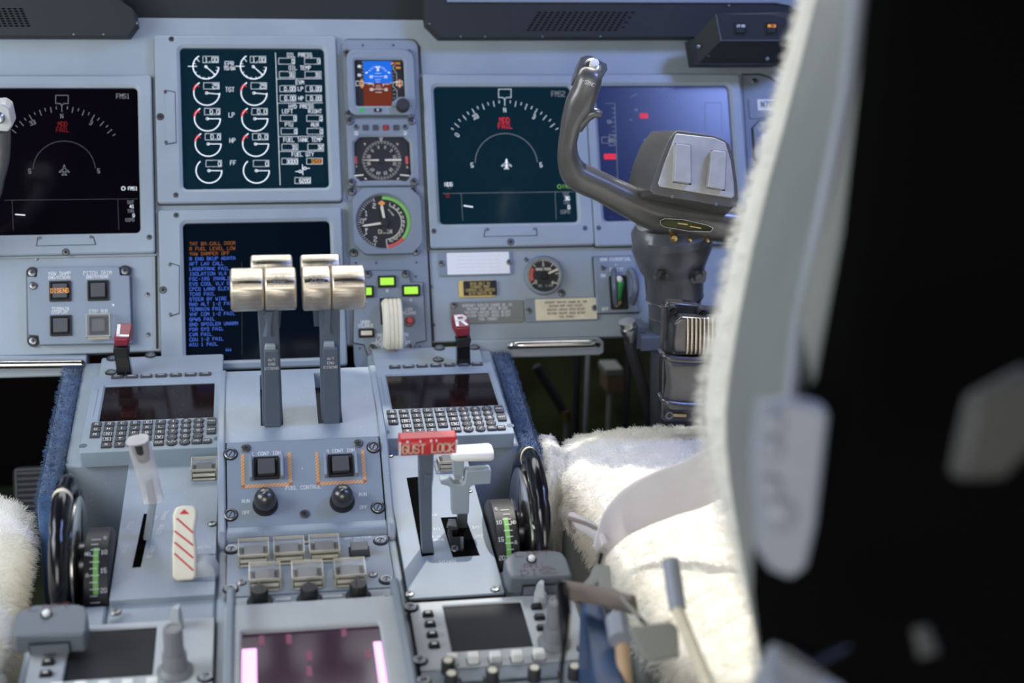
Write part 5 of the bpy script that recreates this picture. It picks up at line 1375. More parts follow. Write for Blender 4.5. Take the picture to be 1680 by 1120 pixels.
def trim_drum(cx, y, z, sg, lab):
    F_ = Frame((cx, y, z), 0, 0)
    T = Thing('trim_indicator_drum', lab, 'indicator', F_, 0, 0, 0, 'trim indicator drums')
    R = .054; w0, w1 = 0, .024
    MX = Matrix(((0, 0, sg, 0), (0, 1, 0, 0), (-sg, 0, 0, 0), (0, 0, 0, 1)))
    b = T.mb(); b.push(MX); b.use('facedark').lathe(0, 0, [(R-.002, w0), (R, w0+.001), (R, w1-.001), (R-.002, w1)], 72); b.pop(); b.build('drum', T.o)
    # scale bands bent round the drum: angle a measured in the y,z plane
    def patch(b, a0, a1, x0, x1, dr):
        n = max(2, int(abs(a1-a0)/3)); vs = []; fs = []
        for k in range(n+1):
            a = rad(a0+(a1-a0)*k/n); vs += [(sg*x0, (R+dr)*math.cos(a), (R+dr)*math.sin(a)), (sg*x1, (R+dr)*math.cos(a), (R+dr)*math.sin(a))]
        for k in range(n): fs.append((2*k, 2*k+1, 2*k+3, 2*k+2))
        b.add(vs, fs)
    b = T.mb(); b.use('lime'); patch(b, 118, 168, .0095, .0145, .0004); b.build('green_band', T.o)
    b = T.mb(); b.use('lettering')
    for k in range(11): patch(b, 106+k*7, 106.9+k*7, .0105 if k % 2 else .0085, .0175, .0007)
    for k, t in enumerate(('5', '10', '15', '20', '25')):
        a = 104+k*20; A = rad(a)
        M = Matrix.Translation((sg*.0045, (R+.0006)*math.cos(A), (R+.0006)*math.sin(A))) @ Matrix.Rotation(A-math.pi/2, 4, 'X')
        b.push(M).text(t, 0, 0, .0042, 0, .0006).pop()
    for a in (125, 148):
        A = rad(a); M = Matrix.Translation((sg*.0198, (R+.0006)*math.cos(A), (R+.0006)*math.sin(A))) @ Matrix.Rotation(A-math.pi/2, 4, 'X')
        b.push(M).text('ND' if a < 130 else 'A', 0, 0, .0036, 0, .0006).pop()
    b.build('scale', T.o)
    return T
trim_wheel(.238, 1.372, .738, 1, 'black trim wheel on the seat side, right of the flap lever')
trim_drum(.2275, 1.360, .722, 1, 'dark numbered drum with a green band beside the right trim wheel')
trim_wheel(-.166, 1.352, .738, -1, 'black trim wheel left of the striped lever')
trim_drum(-.1585, 1.340, .722, -1, 'dark numbered drum with a green band beside the left trim wheel')

# disconnect boxes
def disc(lab, dx, dy, words):
    F_ = Frame(SID.at(880, 962, .012) + Vector((dx, dy, 0)), 17)
    T = Thing('disconnect_handle', lab, 'handle', F_, 0, 0, -.012, 'disconnect handles on the console edges')
    f0 = Frame(SID.at(880, 962, .012), 17)
    top = [f0.uv(x, y, .012) for x, y in [(837, 947), (830, 935), (827, 918), (836, 908), (850, 903), (908, 902), (922, 905), (930, 916), (938, 940), (936, 946)]]
    b = T.mb(); b.use('discgrey').prism(top, -.010, .012); b.build('cover', T.o, bev=.0022, seg=3)
    b = T.mb(); b.use('seam'); p = f0.uv(852, 967, -.006); q = f0.uv(915, 955, .004)
    y0 = min(t[1] for t in top)-.0004
    x0, x1 = top[0][0]+.012, top[-1][0]-.012
    b.box(x0, y0-.0003, -.008, x1, y0+.001, .004); b.use('discgrey').box(x0+.0012, y0-.0012, -.007, x1-.0012, y0+.001, .003); b.build('pull_edge', T.o)
    b = T.mb(); b.use('letterred')
    for t, x, y in words: b.text(t, *f0.uv(x, y, .012), .0068, .0124, .0007, asp=1.1, sp=.25)
    b.build('lettering', T.o)
    b = T.mb(); u, v = f0.uv(872, 918, .012); b.use('seam').cyl(u, v, .0052, .0115, .0124, 18).use('white').lathe(u, v, [(.0032, .012), (.0036, .0155), (.0022, .017), (.0001, .017)], 16); b.build('latch_button', T.o, label='white latch button')
disc('grey handle box lettered LIFT AIL DISC beside the right trim wheel', 0, 0, [('LIFT', 874, 908), ('AIL', 880, 927), ('DISC', 884, 938)])
disc('blurred grey handle box with a white button beside the left trim wheel', SID.at(105, 1000).x-SID.at(880, 958).x, -.055, [('LIFT', 872, 907)])

# ---------------------------------------------------------------- radio panels
c8 = Z(620, 880, 3.5)
def PR(x, y, w=.003): return SID.uv(*c8(x, y), w)
ra, rb_ = .1285-ox, .2905-ox; rv1 = PR(640, 352)[1]; rv0_ = PR(700, 738)[1]
T = Thing('radio_control_panel', 'right radio panel with dusty black screen and a tall grey double knob', 'radio panel', SID, (ra+rb_)/2, rv0_, 0, 'radio panels on the console')
b = T.mb(); b.use('seam').box(ra-.001, rv0_-.001, -.003, rb_+.001, rv1+.001, .0005); b.build('gasket', T.o)
b = T.mb(); b.use('paint_radio'); s0, s1, s2, s3 = PR(368, 395), PR(822, 367), PR(430, 660), PR(893, 626)
si = ((s0[0]+s2[0])/2, (s2[1]+s3[1])/2, (s1[0]+s3[0])/2, (s0[1]+s1[1])/2)
b.bez((ra, rv0_, rb_, rv1), si, .002, .0012, -.002, wt, -.003, ch=.0005); b.build('plate', T.o)
b = T.mb(); b.use('screendust').box(si[0]-.0005, si[1]-.0005, -.004, si[2]+.0005, si[3]+.0005, -.0015); b.build('screen', T.o)
def small_button(T, u, v, du, dv, h, mt='paint_radio', nm='line_key'):
    b = T.mb(); b.use('seam').rr(u-du/2-.0008, v-dv/2-.0008, u+du/2+.0008, v+dv/2+.0008, .001, wt-.001, wt+.0002); b.use(mt).rr(u-du/2, v-dv/2, u+du/2, v+dv/2, .001, wt-.001, wt+h, 3, .001); b.build(nm, T.o)
for x, y in [(288, 436), (300, 493), (312, 553), (324, 614), (912, 393), (930, 452), (944, 512)]: small_button(T, *PR(x, y, .006), .0095, .0062, .004, 'black')
b = T.mb(); b.use('white')
for x, y in [(288, 434), (300, 491), (312, 551), (324, 612)]: u, v = PR(x, y, .0072); b.rr(u-.0022, v-.0008, u+.0022, v+.0012, .0005, .0068, .0074)
b.build('key_marks', T.o)
for x, y in [(424, 700), (548, 692), (674, 690), (799, 682), (925, 672)]: small_button(T, *PR(x, y-12, .010), .0105, .0085, .009, 'white', 'soft_key')
u, v = PR(1012, 612)
b = T.mb(); b.use('knobgrey').lathe(u, v, [(.0155, wt), (.0160, wt+.002), (.0135, wt+.0045), (.0112, wt+.006), (.0108, wt+.020), (.0100, wt+.0215), (.0001, wt+.0215)], 32); b.build('outer_knob', T.o)
b = T.mb(); b.use('knobgrey').lathe(u, v, [(.0088, wt+.020), (.0085, wt+.046), (.0078, wt+.048), (.0062, wt+.048), (.0058, wt+.0472), (.0001, wt+.0472)], 28); b.build('inner_knob', T.o)
u, v = PR(930, 372)
b = T.mb(); b.use('paint_radio').lathe(u, v, [(.0062, wt), (.0060, wt+.010), (.0052, wt+.011), (.0001, wt+.011)], 20); b.push(Matrix.Translation((u, v, 0)) @ Matrix.Rotation(rad(-25), 4, 'Z')); b.prism([(-.0052, -.006), (.0052, -.006), (.0026, .007), (-.0026, .007)], wt+.009, wt+.022, [(-.0035, -.003), (.0035, -.003), (.0016, .005), (-.0016, .005)]); b.pop(); b.build('pointer_knob', T.o)
for x, y in [(187, 410), (240, 714), (1187, 645)]: screw(T, *PR(x, y), wt, .0065, kind='quarter', rot=60)
b = T.mb(); b.use('letterdim')
for x, y in [(362, 553), (345, 493), (372, 612)]: b.line(PR(x, y), PR(x+22, y-2), .0005, wt+.0003)
b.text('ON', *PR(1000, 668), .004, wt+.0003); b.build('lettering', T.o)
RP = T
dl = SID.uv(190, 1031)[0]-SID.uv(790, 989)[0]; dvl = SID.uv(190, 1031)[1]-SID.uv(790, 989)[1]
copy_thing(RP.o, SID, (ra+rb_)/2+dl, rv0_+dvl, .0005, 'blurred left radio panel with a dark screen, in the near left corner')

# audio panel below, near the bottom edge
v1a = rv0_-.0015; v0a = v1a-.075
T = Thing('audio_control_panel', 'grey panel of small round knobs below the right radio panel at the picture edge', 'radio panel', SID, (ra+rb_)/2, v0a, 0)
b = T.mb(); b.use('paint_inst').rr(ra, v0a, rb_, v1a, .002, -.002, wt, ch=.0004); b.build('plate', T.o)
for x, y, tall in [(400, 775, 1), (420, 850, 0), (655, 832, 0), (895, 818, 1), (1125, 808, 1), (520, 950, 0), (800, 930, 0)]:
    u, v = PR(x, y)
    b = T.mb(); b.use('rubber').lathe(u, v, [(.0062, wt), (.0062, wt+.012), (.0055, wt+.013), (.0001, wt+.013)], 18); b.use('offwhite').cyl(u, v, .0042, wt+.012, wt+.0136, 14); b.build('volume_knob', T.o)
for x, y in [(540, 826), (700, 815), (820, 806), (968, 800)]:
    u, v = PR(x, y); b = T.mb(); b.use('seam').rr(u-.012, v-.005, u+.012, v+.005, .002, wt-.001, wt+.0003); b.use('paint_inst').rr(u-.010, v-.0035, u+.010, v+.0035, .0015, wt, wt+.0025, 3, .0004); b.build('push_key', T.o)
for x, y in [(262, 832), (1228, 765), (1240, 828)]: screw(T, *PR(x, y), wt, .0062, kind='quarter')

# ---------------------------------------------------------------- carpet edging along the bay
def fur(o, n, L, mt, seed=1, droop=.4, rnd=.5, rr_=.00022, nm='fur', lean=(0, 0, 0), keep=None, wav=.0):
    """short fibres rooted all over a mesh, as real hair curves"""
    import numpy as np
    me = o.data; rg = np.random.default_rng(seed); me.calc_loop_triangles()
    co = np.empty(len(me.vertices)*3); me.vertices.foreach_get('co', co); co = co.reshape(-1, 3)
    tr = np.empty(len(me.loop_triangles)*3, int); me.loop_triangles.foreach_get('vertices', tr); tr = tr.reshape(-1, 3)
    vn = np.empty(len(me.vertices)*3); me.vertices.foreach_get('normal', vn); vn = vn.reshape(-1, 3)
    a, b_, c = co[tr[:, 0]], co[tr[:, 1]], co[tr[:, 2]]
    fn = np.cross(b_-a, c-a); ar = np.linalg.norm(fn, axis=1)/2
    if keep is not None:
        cen = (a+b_+c)/3; ar = ar*np.array([1.0 if keep(*q) else 0.0 for q in cen])
    t = rg.choice(len(tr), n, p=ar/ar.sum()); r1 = np.sqrt(rg.random(n)); r2 = rg.random(n)
    w0, w1, w2 = (1-r1)[:, None], (r1*(1-r2))[:, None], (r1*r2)[:, None]
    P = a[t]*w0+b_[t]*w1+c[t]*w2
    N_ = vn[tr[t, 0]]*w0+vn[tr[t, 1]]*w1+vn[tr[t, 2]]*w2
    N_ /= np.linalg.norm(N_, axis=1)[:, None]+1e-9
    # tufts: neighbouring fibres share a lean
    def nz(p, s, k): return np.stack([np.sin(p[:, 0]*s+k*1.3+np.sin(p[:, 1]*s*1.7+k)*2), np.sin(p[:, 1]*s*1.1+k*2.1+np.sin(p[:, 2]*s*1.3+k)*2), np.sin(p[:, 2]*s*.9+k*.7+np.sin(p[:, 0]*s*1.9+k)*2)], 1)
    tuft = nz(P, 130, 1.0)*.5+nz(P, 310, 2.0)*.35
    D = N_+tuft*rnd+rg.normal(0, .22*rnd+.1, (n, 3))+np.array(lean); D /= np.linalg.norm(D, axis=1)[:, None]
    ln_ = (L*(.65+.5*rg.random(n)))[:, None]
    k = 4; pts = np.empty((n, k, 3))
    for i in range(k):
        s_ = i/(k-1); pts[:, i] = P+D*ln_*s_+(tuft*.35+rg.normal(0, .12, (n, 3)))*ln_*s_*s_+np.array([0, 0, -droop])*ln_*s_*s_
    hc = bpy.data.hair_curves.new(nm); hc.add_curves([k]*n)
    hc.attributes['position'].data.foreach_set('vector', pts.reshape(-1).astype('f'))
    ra = hc.attributes.get('radius') or hc.attributes.new('radius', 'FLOAT', 'POINT')
    ra.data.foreach_set('value', np.tile(np.array([rr_, rr_*.9, rr_*.7, rr_*.3], dtype='f'), n))
    hc.materials.append(MATS[mt])
    h = bpy.data.objects.new(nm, hc); COL.objects.link(h); h.parent = o; h['kind'] = 'stuff'
    return h
def carpet(lab, x0, x1, y0, y1, sg):
    T = Thing('carpet_edging', lab, 'carpet', WF, (x0+x1)/2, (y0+y1)/2, .24, 'blue carpet strips along the console bay')
    b = T.mb(); b.use('carpet'); z1 = zS(y1, CDU)-.008; z0 = zS(y0, CDU)-.012
    nz = 14; ny = 14; prof = []
    b.push(EX); b.prism([(y0, .24), (y0+.004, z0-.02), (y0+.014, z0-.004), (y1-.005, z1), (y1, z1-.01), (y1, .24)], min(x0, x1), max(x0, x1)); b.pop()
    o = b.build('pile', T.o, bev=.007, seg=3); o['kind'] = 'stuff'
    fur(o, 34000, .0036, 'carpet', 3, .1, .8, .00028, 'carpet_fibres', keep=lambda x, y, z: z > .35)
    return T
carpet('blue carpet strip down the right side of the console bay', BR_+.001, BR_+.022, yA-.04, ye-.01, 1)
carpet('frayed blue carpet strip down the left side of the console bay', BL_-.022, BL_-.001, yA-.075, ye-.01, -1)
# ---------------------------------------------------------------- control columns and wheels
CW = Frame(W(1110, 330, 1.72), 101)
def cw(x, y, w=0): return CW.uv(x, y, w)
def cw3(x, y, w=0): return (*CW.uv(x, y, w), w)
T = Thing('control_column', 'dark control column with grey half-wheel, right of the FMS2 display', 'control wheel', CW, *cw(1110, 700), -.06)
k16 = 1.72/FPX
b = T.mb(); b.use('yokepaint')
path = [  # x, y, half width px, w, depth radius px
 (969, 121, 18, .002, 13), (967, 128, 20, .006, 17), (961, 148, 21, .006, 19), (951, 170, 22.5, .004, 20), (940, 194, 18, .002, 19), (934, 218, 15.5, .001, 18), (931, 240, 15.5, 0, 18), (933, 263, 18, 0, 19),
 (942, 283, 22.5, 0, 20), (960, 295, 24, 0, 21), (985, 306, 23.5, 0, 21), (1012, 320, 25, 0, 22), (1042, 335, 27, 0, 23), (1072, 348, 30, 0, 24), (1110, 357, 31, 0, 25), (1160, 364, 32, 0, 25), (1215, 371, 31, 0, 25), (1270, 372, 26, 0, 22), (1330, 350, 22, 0, 21)]
sp = smoothpath(path, 4)
b.tube([cw3(p[0], p[1], p[3]) for p in sp], [(p[2]*k16, p[4]*k16) for p in sp], 20, flat=.85, up=(1, 0, 0))
b.build('half_wheel', T.o)
# thumb hook
b = T.mb(); b.use('yokepaint'); sp = smoothpath([(944, 208, 13, .004, 10), (954, 197, 11.5, .006, 10), (965, 189, 9.5, .008, 9), (976, 185, 8, .010, 8), (985, 188, 6, .010, 7)], 3)
b.tube([cw3(p[0], p[1], p[3]) for p in sp], [(p[2]*k16, p[4]*k16) for p in sp], 14, up=(0, 1, 0)); b.build('thumb_rest', T.o)
# head of the horn: slanted face with a white switch
HF = Frame(W(974, 112, 1.685), 62)
b = T.mb(); b.T = [T.o.matrix_world.inverted() @ HF.M]; b.use('yokepaint')
hp = [(953, 93), (961, 89.5), (971, 90), (996, 104.5), (997, 113), (992, 121), (984, 133), (975, 132), (946, 122), (947, 112)]
b.prism([HF.uv(x, y) for x, y in hp], -.034, -.002, [HF.uv(x, y) for x, y in hp]); b.prism([HF.uv(x, y) for x, y in hp], -.002, 0, [HF.uv((x-972)*.95+972, (y-111)*.93+111) for x, y in hp]); b.build('horn_head', T.o)
b = T.mb(); b.T = [T.o.matrix_world.inverted() @ HF.M]; u, v = HF.uv(972, 110); b.use('steel').lathe(u, v, [(.0108, 0), (.0108, .0014), (.008, .0034), (.0065, .004), (.0001, .004)], 28); b.build('switch_ring', T.o)
b = T.mb(); b.T = [T.o.matrix_world.inverted() @ HF.M]; b.use('white').lathe(u, v, [(.0052, .003), (.0046, .0065), (.0055, .008), (.0055, .0125), (.0048, .0145), (.0001, .015)], 18); b.build('trim_switch', T.o, label='white knurled trim switch')
b = T.mb(); b.use('lettering'); b.text('-SYNC', *cw(966, 136, .021), .0042, .0205, .0005, rot=-22); b.build('lettering', T.o)
# hub
HB = Frame(W(1145, 270, 1.675), 75)
b = T.mb(); b.T = [T.o.matrix_world.inverted() @ HB.M]
fo = [(1105, 219), (1112, 214), (1172, 222), (1186, 228), (1196, 236), (1204, 262), (1209, 300), (1211, 326), (1207, 337), (1198, 340), (1072, 319), (1066, 312), (1080, 272), (1096, 232)]
ba = [(1078, 219), (1090, 205), (1162, 210), (1184, 220), (1198, 232), (1206, 262), (1212, 300), (1214, 345), (1210, 352), (1180, 352), (1052, 325), (1046, 310), (1058, 262), (1068, 236)]
b.use('yokepaint').prism([HB.uv(x, y, -.004) for x, y in ba], -.060, -.002, [HB.uv(x, y, -.002) for x, y in fo]); b.prism([HB.uv(*p, -.001) for p in fo], -.002, .000)
b.build('hub_housing', T.o, bev=.003, seg=3)
b = T.mb(); b.T = [T.o.matrix_world.inverted() @ HB.M]; b.use('yokegrey')
pl = [(1109, 219), (1172, 226), (1190, 234), (1199, 264), (1204, 300), (1205, 322), (1200, 325), (1082, 306), (1080, 300), (1090, 268)]
b.prism([HB.uv(*p, .002) for p in pl], -.001, .0028); b.build('hub_plate', T.o, bev=.0012)
for pts, sh in (([(1108, 236), (1132, 239), (1133, 301), (1105, 297)], 0), ([(1168, 247), (1191, 249), (1188, 311), (1160, 306)], 0)):
    b = T.mb(); b.T = [T.o.matrix_world.inverted() @ HB.M]; b.use('yokegrey')
    b.use('seam').prism([HB.uv(x+(-1.5 if x < (pts[0][0]+pts[1][0])/2 else 1.5), y+(2.5 if y > 270 else -1), .003) for x, y in pts], .002, .0034); b.use('yokegrey').prism([HB.uv(*p, .012) for p in pts], .003, .0150, [HB.uv(*p, .012) for p in pts]); b.build('rocker_switch', T.o, bev=.0012)
for x, y in [(1103, 322.5), (1175, 335)]:
    b = T.mb(); b.T = [T.o.matrix_world.inverted() @ HB.M]; u, v = HB.uv(x, y, 0); b.use('screwmetal').lathe(u, v, [(.0022, -.002), (.0022, .0008), (.0001, .0012)], 12); b.build('screw', T.o)
# data window in the wheel's lower bar
b = T.mb(); b.use('seam'); wz = .0222
pts = [(1083, 362), (1090, 358.5), (1120, 360), (1160, 369), (1170, 374), (1166, 380), (1130, 379), (1090, 372), (1084, 368)]
b.prism([cw(*p, wz) for p in pts], .012, wz-.0010); b.use('olive').prism([cw(x*.94+1126*.06, y*.72+369*.28, wz) for x, y in pts], .012, wz-.0004)
b.use('steel').poly([cw(*p, wz) for p in pts], .0006, wz, True)
pi_ = [(x*.95+1126*.05, y*.8+369*.2) for x, y in pts]; b.use('cream').prism([cw(*p, wz) for p in pi_], wz-.001, wz+.0002) if False else None
b.use('brass').line(cw(1112, 366, wz), cw(1128, 368, wz), .0012, wz+.0004).line(cw(1132, 371, wz), cw(1150, 374, wz), .0010, wz+.0004)
b.build('data_window', T.o)
# column neck, collar and tube
axis = [(1103, 385), (1103, 405), (1104, 435), (1106, 447), (1107, 486), (1107, 487), (1107, 505), (1107, 700), (1107, 900)]
b = T.mb(); b.use('columnpaint'); wz = -.035
R = [68, 70, 58, 52, 50, 46, 46, 45, 45]; 
b.tube([cw3(x, y, wz) for x, y in axis], [(r*k16, r*k16*.8) for r in R], 32, up=(1, 0, 0)); b.build('column_tube', T.o)
b = T.mb(); b.use('columnpaint'); b.tube([cw3(1103, y, -.02) for y in (366, 380, 392)], [(62*k16, .035), (70*k16, .045), (69*k16, .045)], 28, up=(1, 0, 0)); b.build('neck_boot', T.o)
b = T.mb(); b.use('chrome'); b.tube([cw3(1107, 486, wz), cw3(1107, 488, wz)], [(51*k16, 51*k16*.8)]*2, 32, up=(1, 0, 0)).tube([cw3(1107, 513, wz), cw3(1107, 514.5, wz)], [(46.5*k16, 46.5*k16*.8)]*2, 32, up=(1, 0, 0)); b.build('clamp_ring', T.o)
for x in (1085, 1144):
    b = T.mb(); b.use('columnpaint').rr(*cw(x-12, 462, -.004), *cw(x+14, 441, -.004), .004, -.012, .001); u, v = cw(x, 451, 0); b.use('gunmetal').lathe(u, v, [(.0082, -.002), (.0082, .003), (.0050, .004), (.0050, .008), (.0001, .008)], 6); b.build('clamp_bolt', T.o)
b = T.mb(); b.use('columnblue').rr(*cw(1044, 563, -.035), *cw(1095, 539, -.035), .002, -.055, -.012); b.rr(*cw(1042, 570, -.03), *cw(1058, 533, -.03), .002, -.050, -.025); b.build('bracket', T.o, bev=.001)
for x, y in ((1105.5, 391), (1132, 393), (1161, 394)):
    b = T.mb(); u, v = cw(x, y, .022); b.use('brass').lathe(u, v, [(.0042 if x < 1110 else .0022, .012), (.0042 if x < 1110 else .0022, .0235), (.0001, .0242)], 12); b.build('brass_screw', T.o)

# connector and hose
T = Thing('conduit_hose', 'dark hose with a silver threaded connector beside the control column', 'hose', CW, *cw(1066, 700, -.05), -.05)
b = T.mb(); b.use('steel')
b.tube([cw3(1028, 527, -.03), cw3(1029, 534, -.03)], [.011, .011], 16).tube([cw3(1029, 534, -.03), cw3(1030, 537, -.03)], [.0085, .0085], 16).tube([cw3(1030, 538, -.03), cw3(1031, 545, -.03)], [.0108, .0102], 16).tube([cw3(1031, 545, -.03), cw3(1034, 560, -.03)], [.0088, .0070], 16)
b.build('connector', T.o)
b = T.mb(); b.use('rubber'); b.tube(smoothpath([cw3(1033, 558, -.03), cw3(1038, 580, -.032), cw3(1050, 620, -.04), cw3(1064, 665, -.05), cw3(1068, 720, -.06)], 5), .0078, 12); b.build('hose', T.o)

# interphone / reel box on the column
IB = Frame(W(1135, 600, 1.655), 98)
def ib(x, y, w=0): return IB.uv(x, y, w)
T = Thing('ribbed_reel_box', 'dark box with a ribbed metal top clamped on the control column, above the seat', 'box', IB, *ib(1135, 700), -.02)
b = T.mb(); b.use('gunmetal'); 
b.prism([ib(*p) for p in [(1092, 506), (1096, 501), (1104, 499), (1148, 503), (1157, 510), (1240, 516), (1240, 695), (1094, 694), (1087, 690), (1088, 600)]], -.020, -.004); b.build('back_plate', T.o, bev=.002)
b = T.mb(); b.use('gunmetal'); b.prism([ib(*p) for p in [(1094, 580), (1096, 530), (1112, 514), (1210, 520), (1210, 584)]], -.006, .020, [ib(*p, .02) for p in [(1104, 582), (1106, 532), (1118, 520), (1210, 524), (1210, 583)]]); b.build('cover', T.o, bev=.003, seg=3)
for k in range(9):
    x = 1128+k*6.8
    b = T.mb(); b.use('brushed'); b.tube([cw_ for cw_ in [(*ib(x+.6, 522, .022), .021), (*ib(x, 550, .022), .0225), (*ib(x-.5, 581, .022), .021)]], [(.0015, .0012)]*3, 8); b.build('rib', T.o)
b = T.mb(); b.use('leathergrey')
n = 14
rows = [(1089, 584, .024), (1090, 600, .022), (1092, 625, .020), (1090, 650, .022), (1086, 657, .024)]
for i in range(len(rows)-1):
    (x0, y0, w0), (x1, y1, w1) = rows[i], rows[i+1]
b.prism([ib(*p) for p in [(1090, 585), (1093, 622), (1088, 658), (1215, 662), (1215, 585)]], -.004, .024); b.build('leather_pouch', T.o, bev=.004, seg=3)
b = T.mb(); b.use('gunmetal'); b.tube(smoothpath([(*ib(1087, 580, .02), .012), (*ib(1094, 586, .026), .026), (*ib(1130, 590, .027), .0275), (*ib(1215, 591, .027), .0275)], 4), .0038, 10); b.tube(smoothpath([(*ib(1085, 652, .02), .012), (*ib(1093, 659, .026), .026), (*ib(1130, 664, .027), .0275), (*ib(1215, 664, .027), .0275)], 4), .0034, 10); b.build('strap_ridge', T.o)
for x, y in ((1103, 508), (1151, 512)):
    b = T.mb(); u, v = ib(x, y, 0); b.use('seam').lathe(u, v, [(.006, -.006), (.006, .002), (.0045, .004), (.003, .002), (.0001, .001)], 14); b.build('bolt', T.o)
b = T.mb(); u, v = ib(1098, 681, .0); b.use('screwmetal').ring(u, v, .0028, .0052, .001, 0, 360, 24); b.use('brass').line(ib(1104, 681, .001), ib(1126, 682, .001), .0035, .001); b.build('pull_ring', T.o)

# left control wheel, only its horn in view
LW = Frame(W(5, 250, 1.66), 101)
T = Thing('control_wheel', 'worn grey horn of the left control wheel at the left picture edge', 'control wheel', LW, *LW.uv(-30, 330), -.02)
kl = 1.66/FPX
b = T.mb(); b.use('yokepaint'); path = [(-2, 212, 19, 0, 18), (0, 235, 17, -.002, 17), (0, 262, 15, -.004, 17), (-6, 290, 14, -.005, 17), (-14, 318, 15, -.006, 17), (-40, 350, 18, -.006, 18), (-90, 380, 20, -.006, 20), (-190, 420, 24, -.006, 22), (-262, 440, 28, -.020, 24)]
sp = smoothpath(path, 4); b.tube([(*LW.uv(p[0], p[1], p[3]), p[3]) for p in sp], [(p[2]*kl, p[4]*kl) for p in sp], 18, flat=.85, up=(1, 0, 0)); b.build('half_wheel', T.o)
b = T.mb(); b.use('yokegrey').prism([LW.uv(*p, .008) for p in [(-30, 172), (6, 170), (16, 177), (22, 205), (14, 216), (-30, 214)]], -.018, .010); b.build('horn_head', T.o, bev=.002)
b = T.mb(); u, v = LW.uv(-2, 193, .010); b.use('steel').lathe(u, v, [(.0072, .009), (.0072, .011), (.005, .013), (.0001, .013)], 20); b.use('white').lathe(u, v, [(.004, .012), (.004, .018), (.0001, .019)], 14); b.build('trim_switch', T.o)
b = T.mb(); b.use('columnpaint'); b.tube([(*LW.uv(-260, 430, -.03), -.03), (*LW.uv(-260, 1000, -.03), -.03)], .03, 24); b.build('column_tube', T.o)

# ---------------------------------------------------------------- footwells
T = Thing('rudder_pedal', 'black rubber rudder pedal with pale concentric rib pattern in the left footwell', 'pedal', PAN, 0, 0, 0)
RPd = Frame(W(85, 810, 2.05), 70)
T.o.matrix_world = RPd.M; T.O = (0, 0, 0)
kp2 = 2.05/FPX
b = T.mb(); b.use('black').rr(-60*kp2, -46*kp2, 60*kp2, 46*kp2, .008, -.02, 0); b.build('pedal_plate', T.o)
b = T.mb(); b.use('gunmetal'); pz = RPd.M.inverted() @ Vector((RPd.O.x, RPd.O.y+.05, .24)); b.tube([(0, 0, -.015), tuple(pz)], .012, 10); b.build('pedal_arm', T.o)
b = T.mb(); b.use('letterdim')
for i in range(9): b.line((-54*kp2, (-36+i*9)*kp2), ((-10-abs(i-4)*0)*kp2, (-36+i*9)*kp2), .0009, .0006)
for r in (10, 18, 26): b.ring(8*kp2, 0, r*kp2-.0005, r*kp2+.0005, .0006, 0, 360, 40)
b.rr(0, 0, .0001, .0001, .00003, 0, .0002) if False else None
b.poly([(-56*kp2, -42*kp2), (56*kp2, -42*kp2), (56*kp2, 42*kp2), (-56*kp2, 42*kp2)], .0010, .0006, True); b.build('rib_pattern', T.o)
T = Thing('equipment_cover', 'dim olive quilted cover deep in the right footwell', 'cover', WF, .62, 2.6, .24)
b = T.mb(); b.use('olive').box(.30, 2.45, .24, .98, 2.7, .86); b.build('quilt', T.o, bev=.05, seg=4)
# linkage rods and boxes in the right footwell
for x0, y0, x1, y1, d, r, mt, lab in [(965, 585, 962, 700, 2.10, .0035, 'letterdim', 'thin pale vertical rod behind the right grab rail'), (948, 590, 946, 690, 2.2, .006, 'rubber', 'thicker grey vertical rod left of the thin pale rod'),
                                  (1030, 600, 1033, 700, 2.05, .005, 'rubber', 'grey vertical rod just left of the dark hose')]:
    fr = Frame(W(x0, y1, d), 90)
    T = Thing('linkage_rod', lab, 'rod', fr, 0, 0, 0, 'linkage rods in the right footwell')
    b = T.mb(); b.use(mt).tube([(*fr.uv(x0, y0-30), 0), (fr.uv(x1, y1)[0], .24-fr.O.z, 0)], r, 10); b.build('rod', T.o)
fr = Frame(W(1005, 638, 2.3), 90); T = Thing('tan_block', 'tan block seen between the rods in the right footwell', 'block', fr, 0, -.02, 0)
b = T.mb(); b.use('tandark').rr(*fr.uv(990, 640), *fr.uv(1020, 612), .003, -.03, .02); b.use('seatgrey').rr(*fr.uv(988, 612), *fr.uv(1018, 598), .003, -.03, .02).tube([(*fr.uv(1004, 640), -.01), (fr.uv(1004, 640)[0], .24-fr.O.z, -.01)], .006, 8); b.build('block_body', T.o, bev=.002)
fr = Frame(W(930, 680, 2.25), 90); T = Thing('brass_linkage', 'small brass-tipped diagonal link low in the right footwell', 'link', fr, 0, -.02, 0)
b = T.mb(); b.use('rubber').tube([(*fr.uv(880, 600), 0), (*fr.uv(926, 676), 0)], .008, 10); b.use('brass').tube([(*fr.uv(926, 672), .004), (*fr.uv(929, 690), .004)], .007, 12); b.use('seatgrey').tube([(*fr.uv(929, 690), .0), (fr.uv(935, 690)[0], .24-fr.O.z, 0)], .004, 8); b.build('link', T.o)

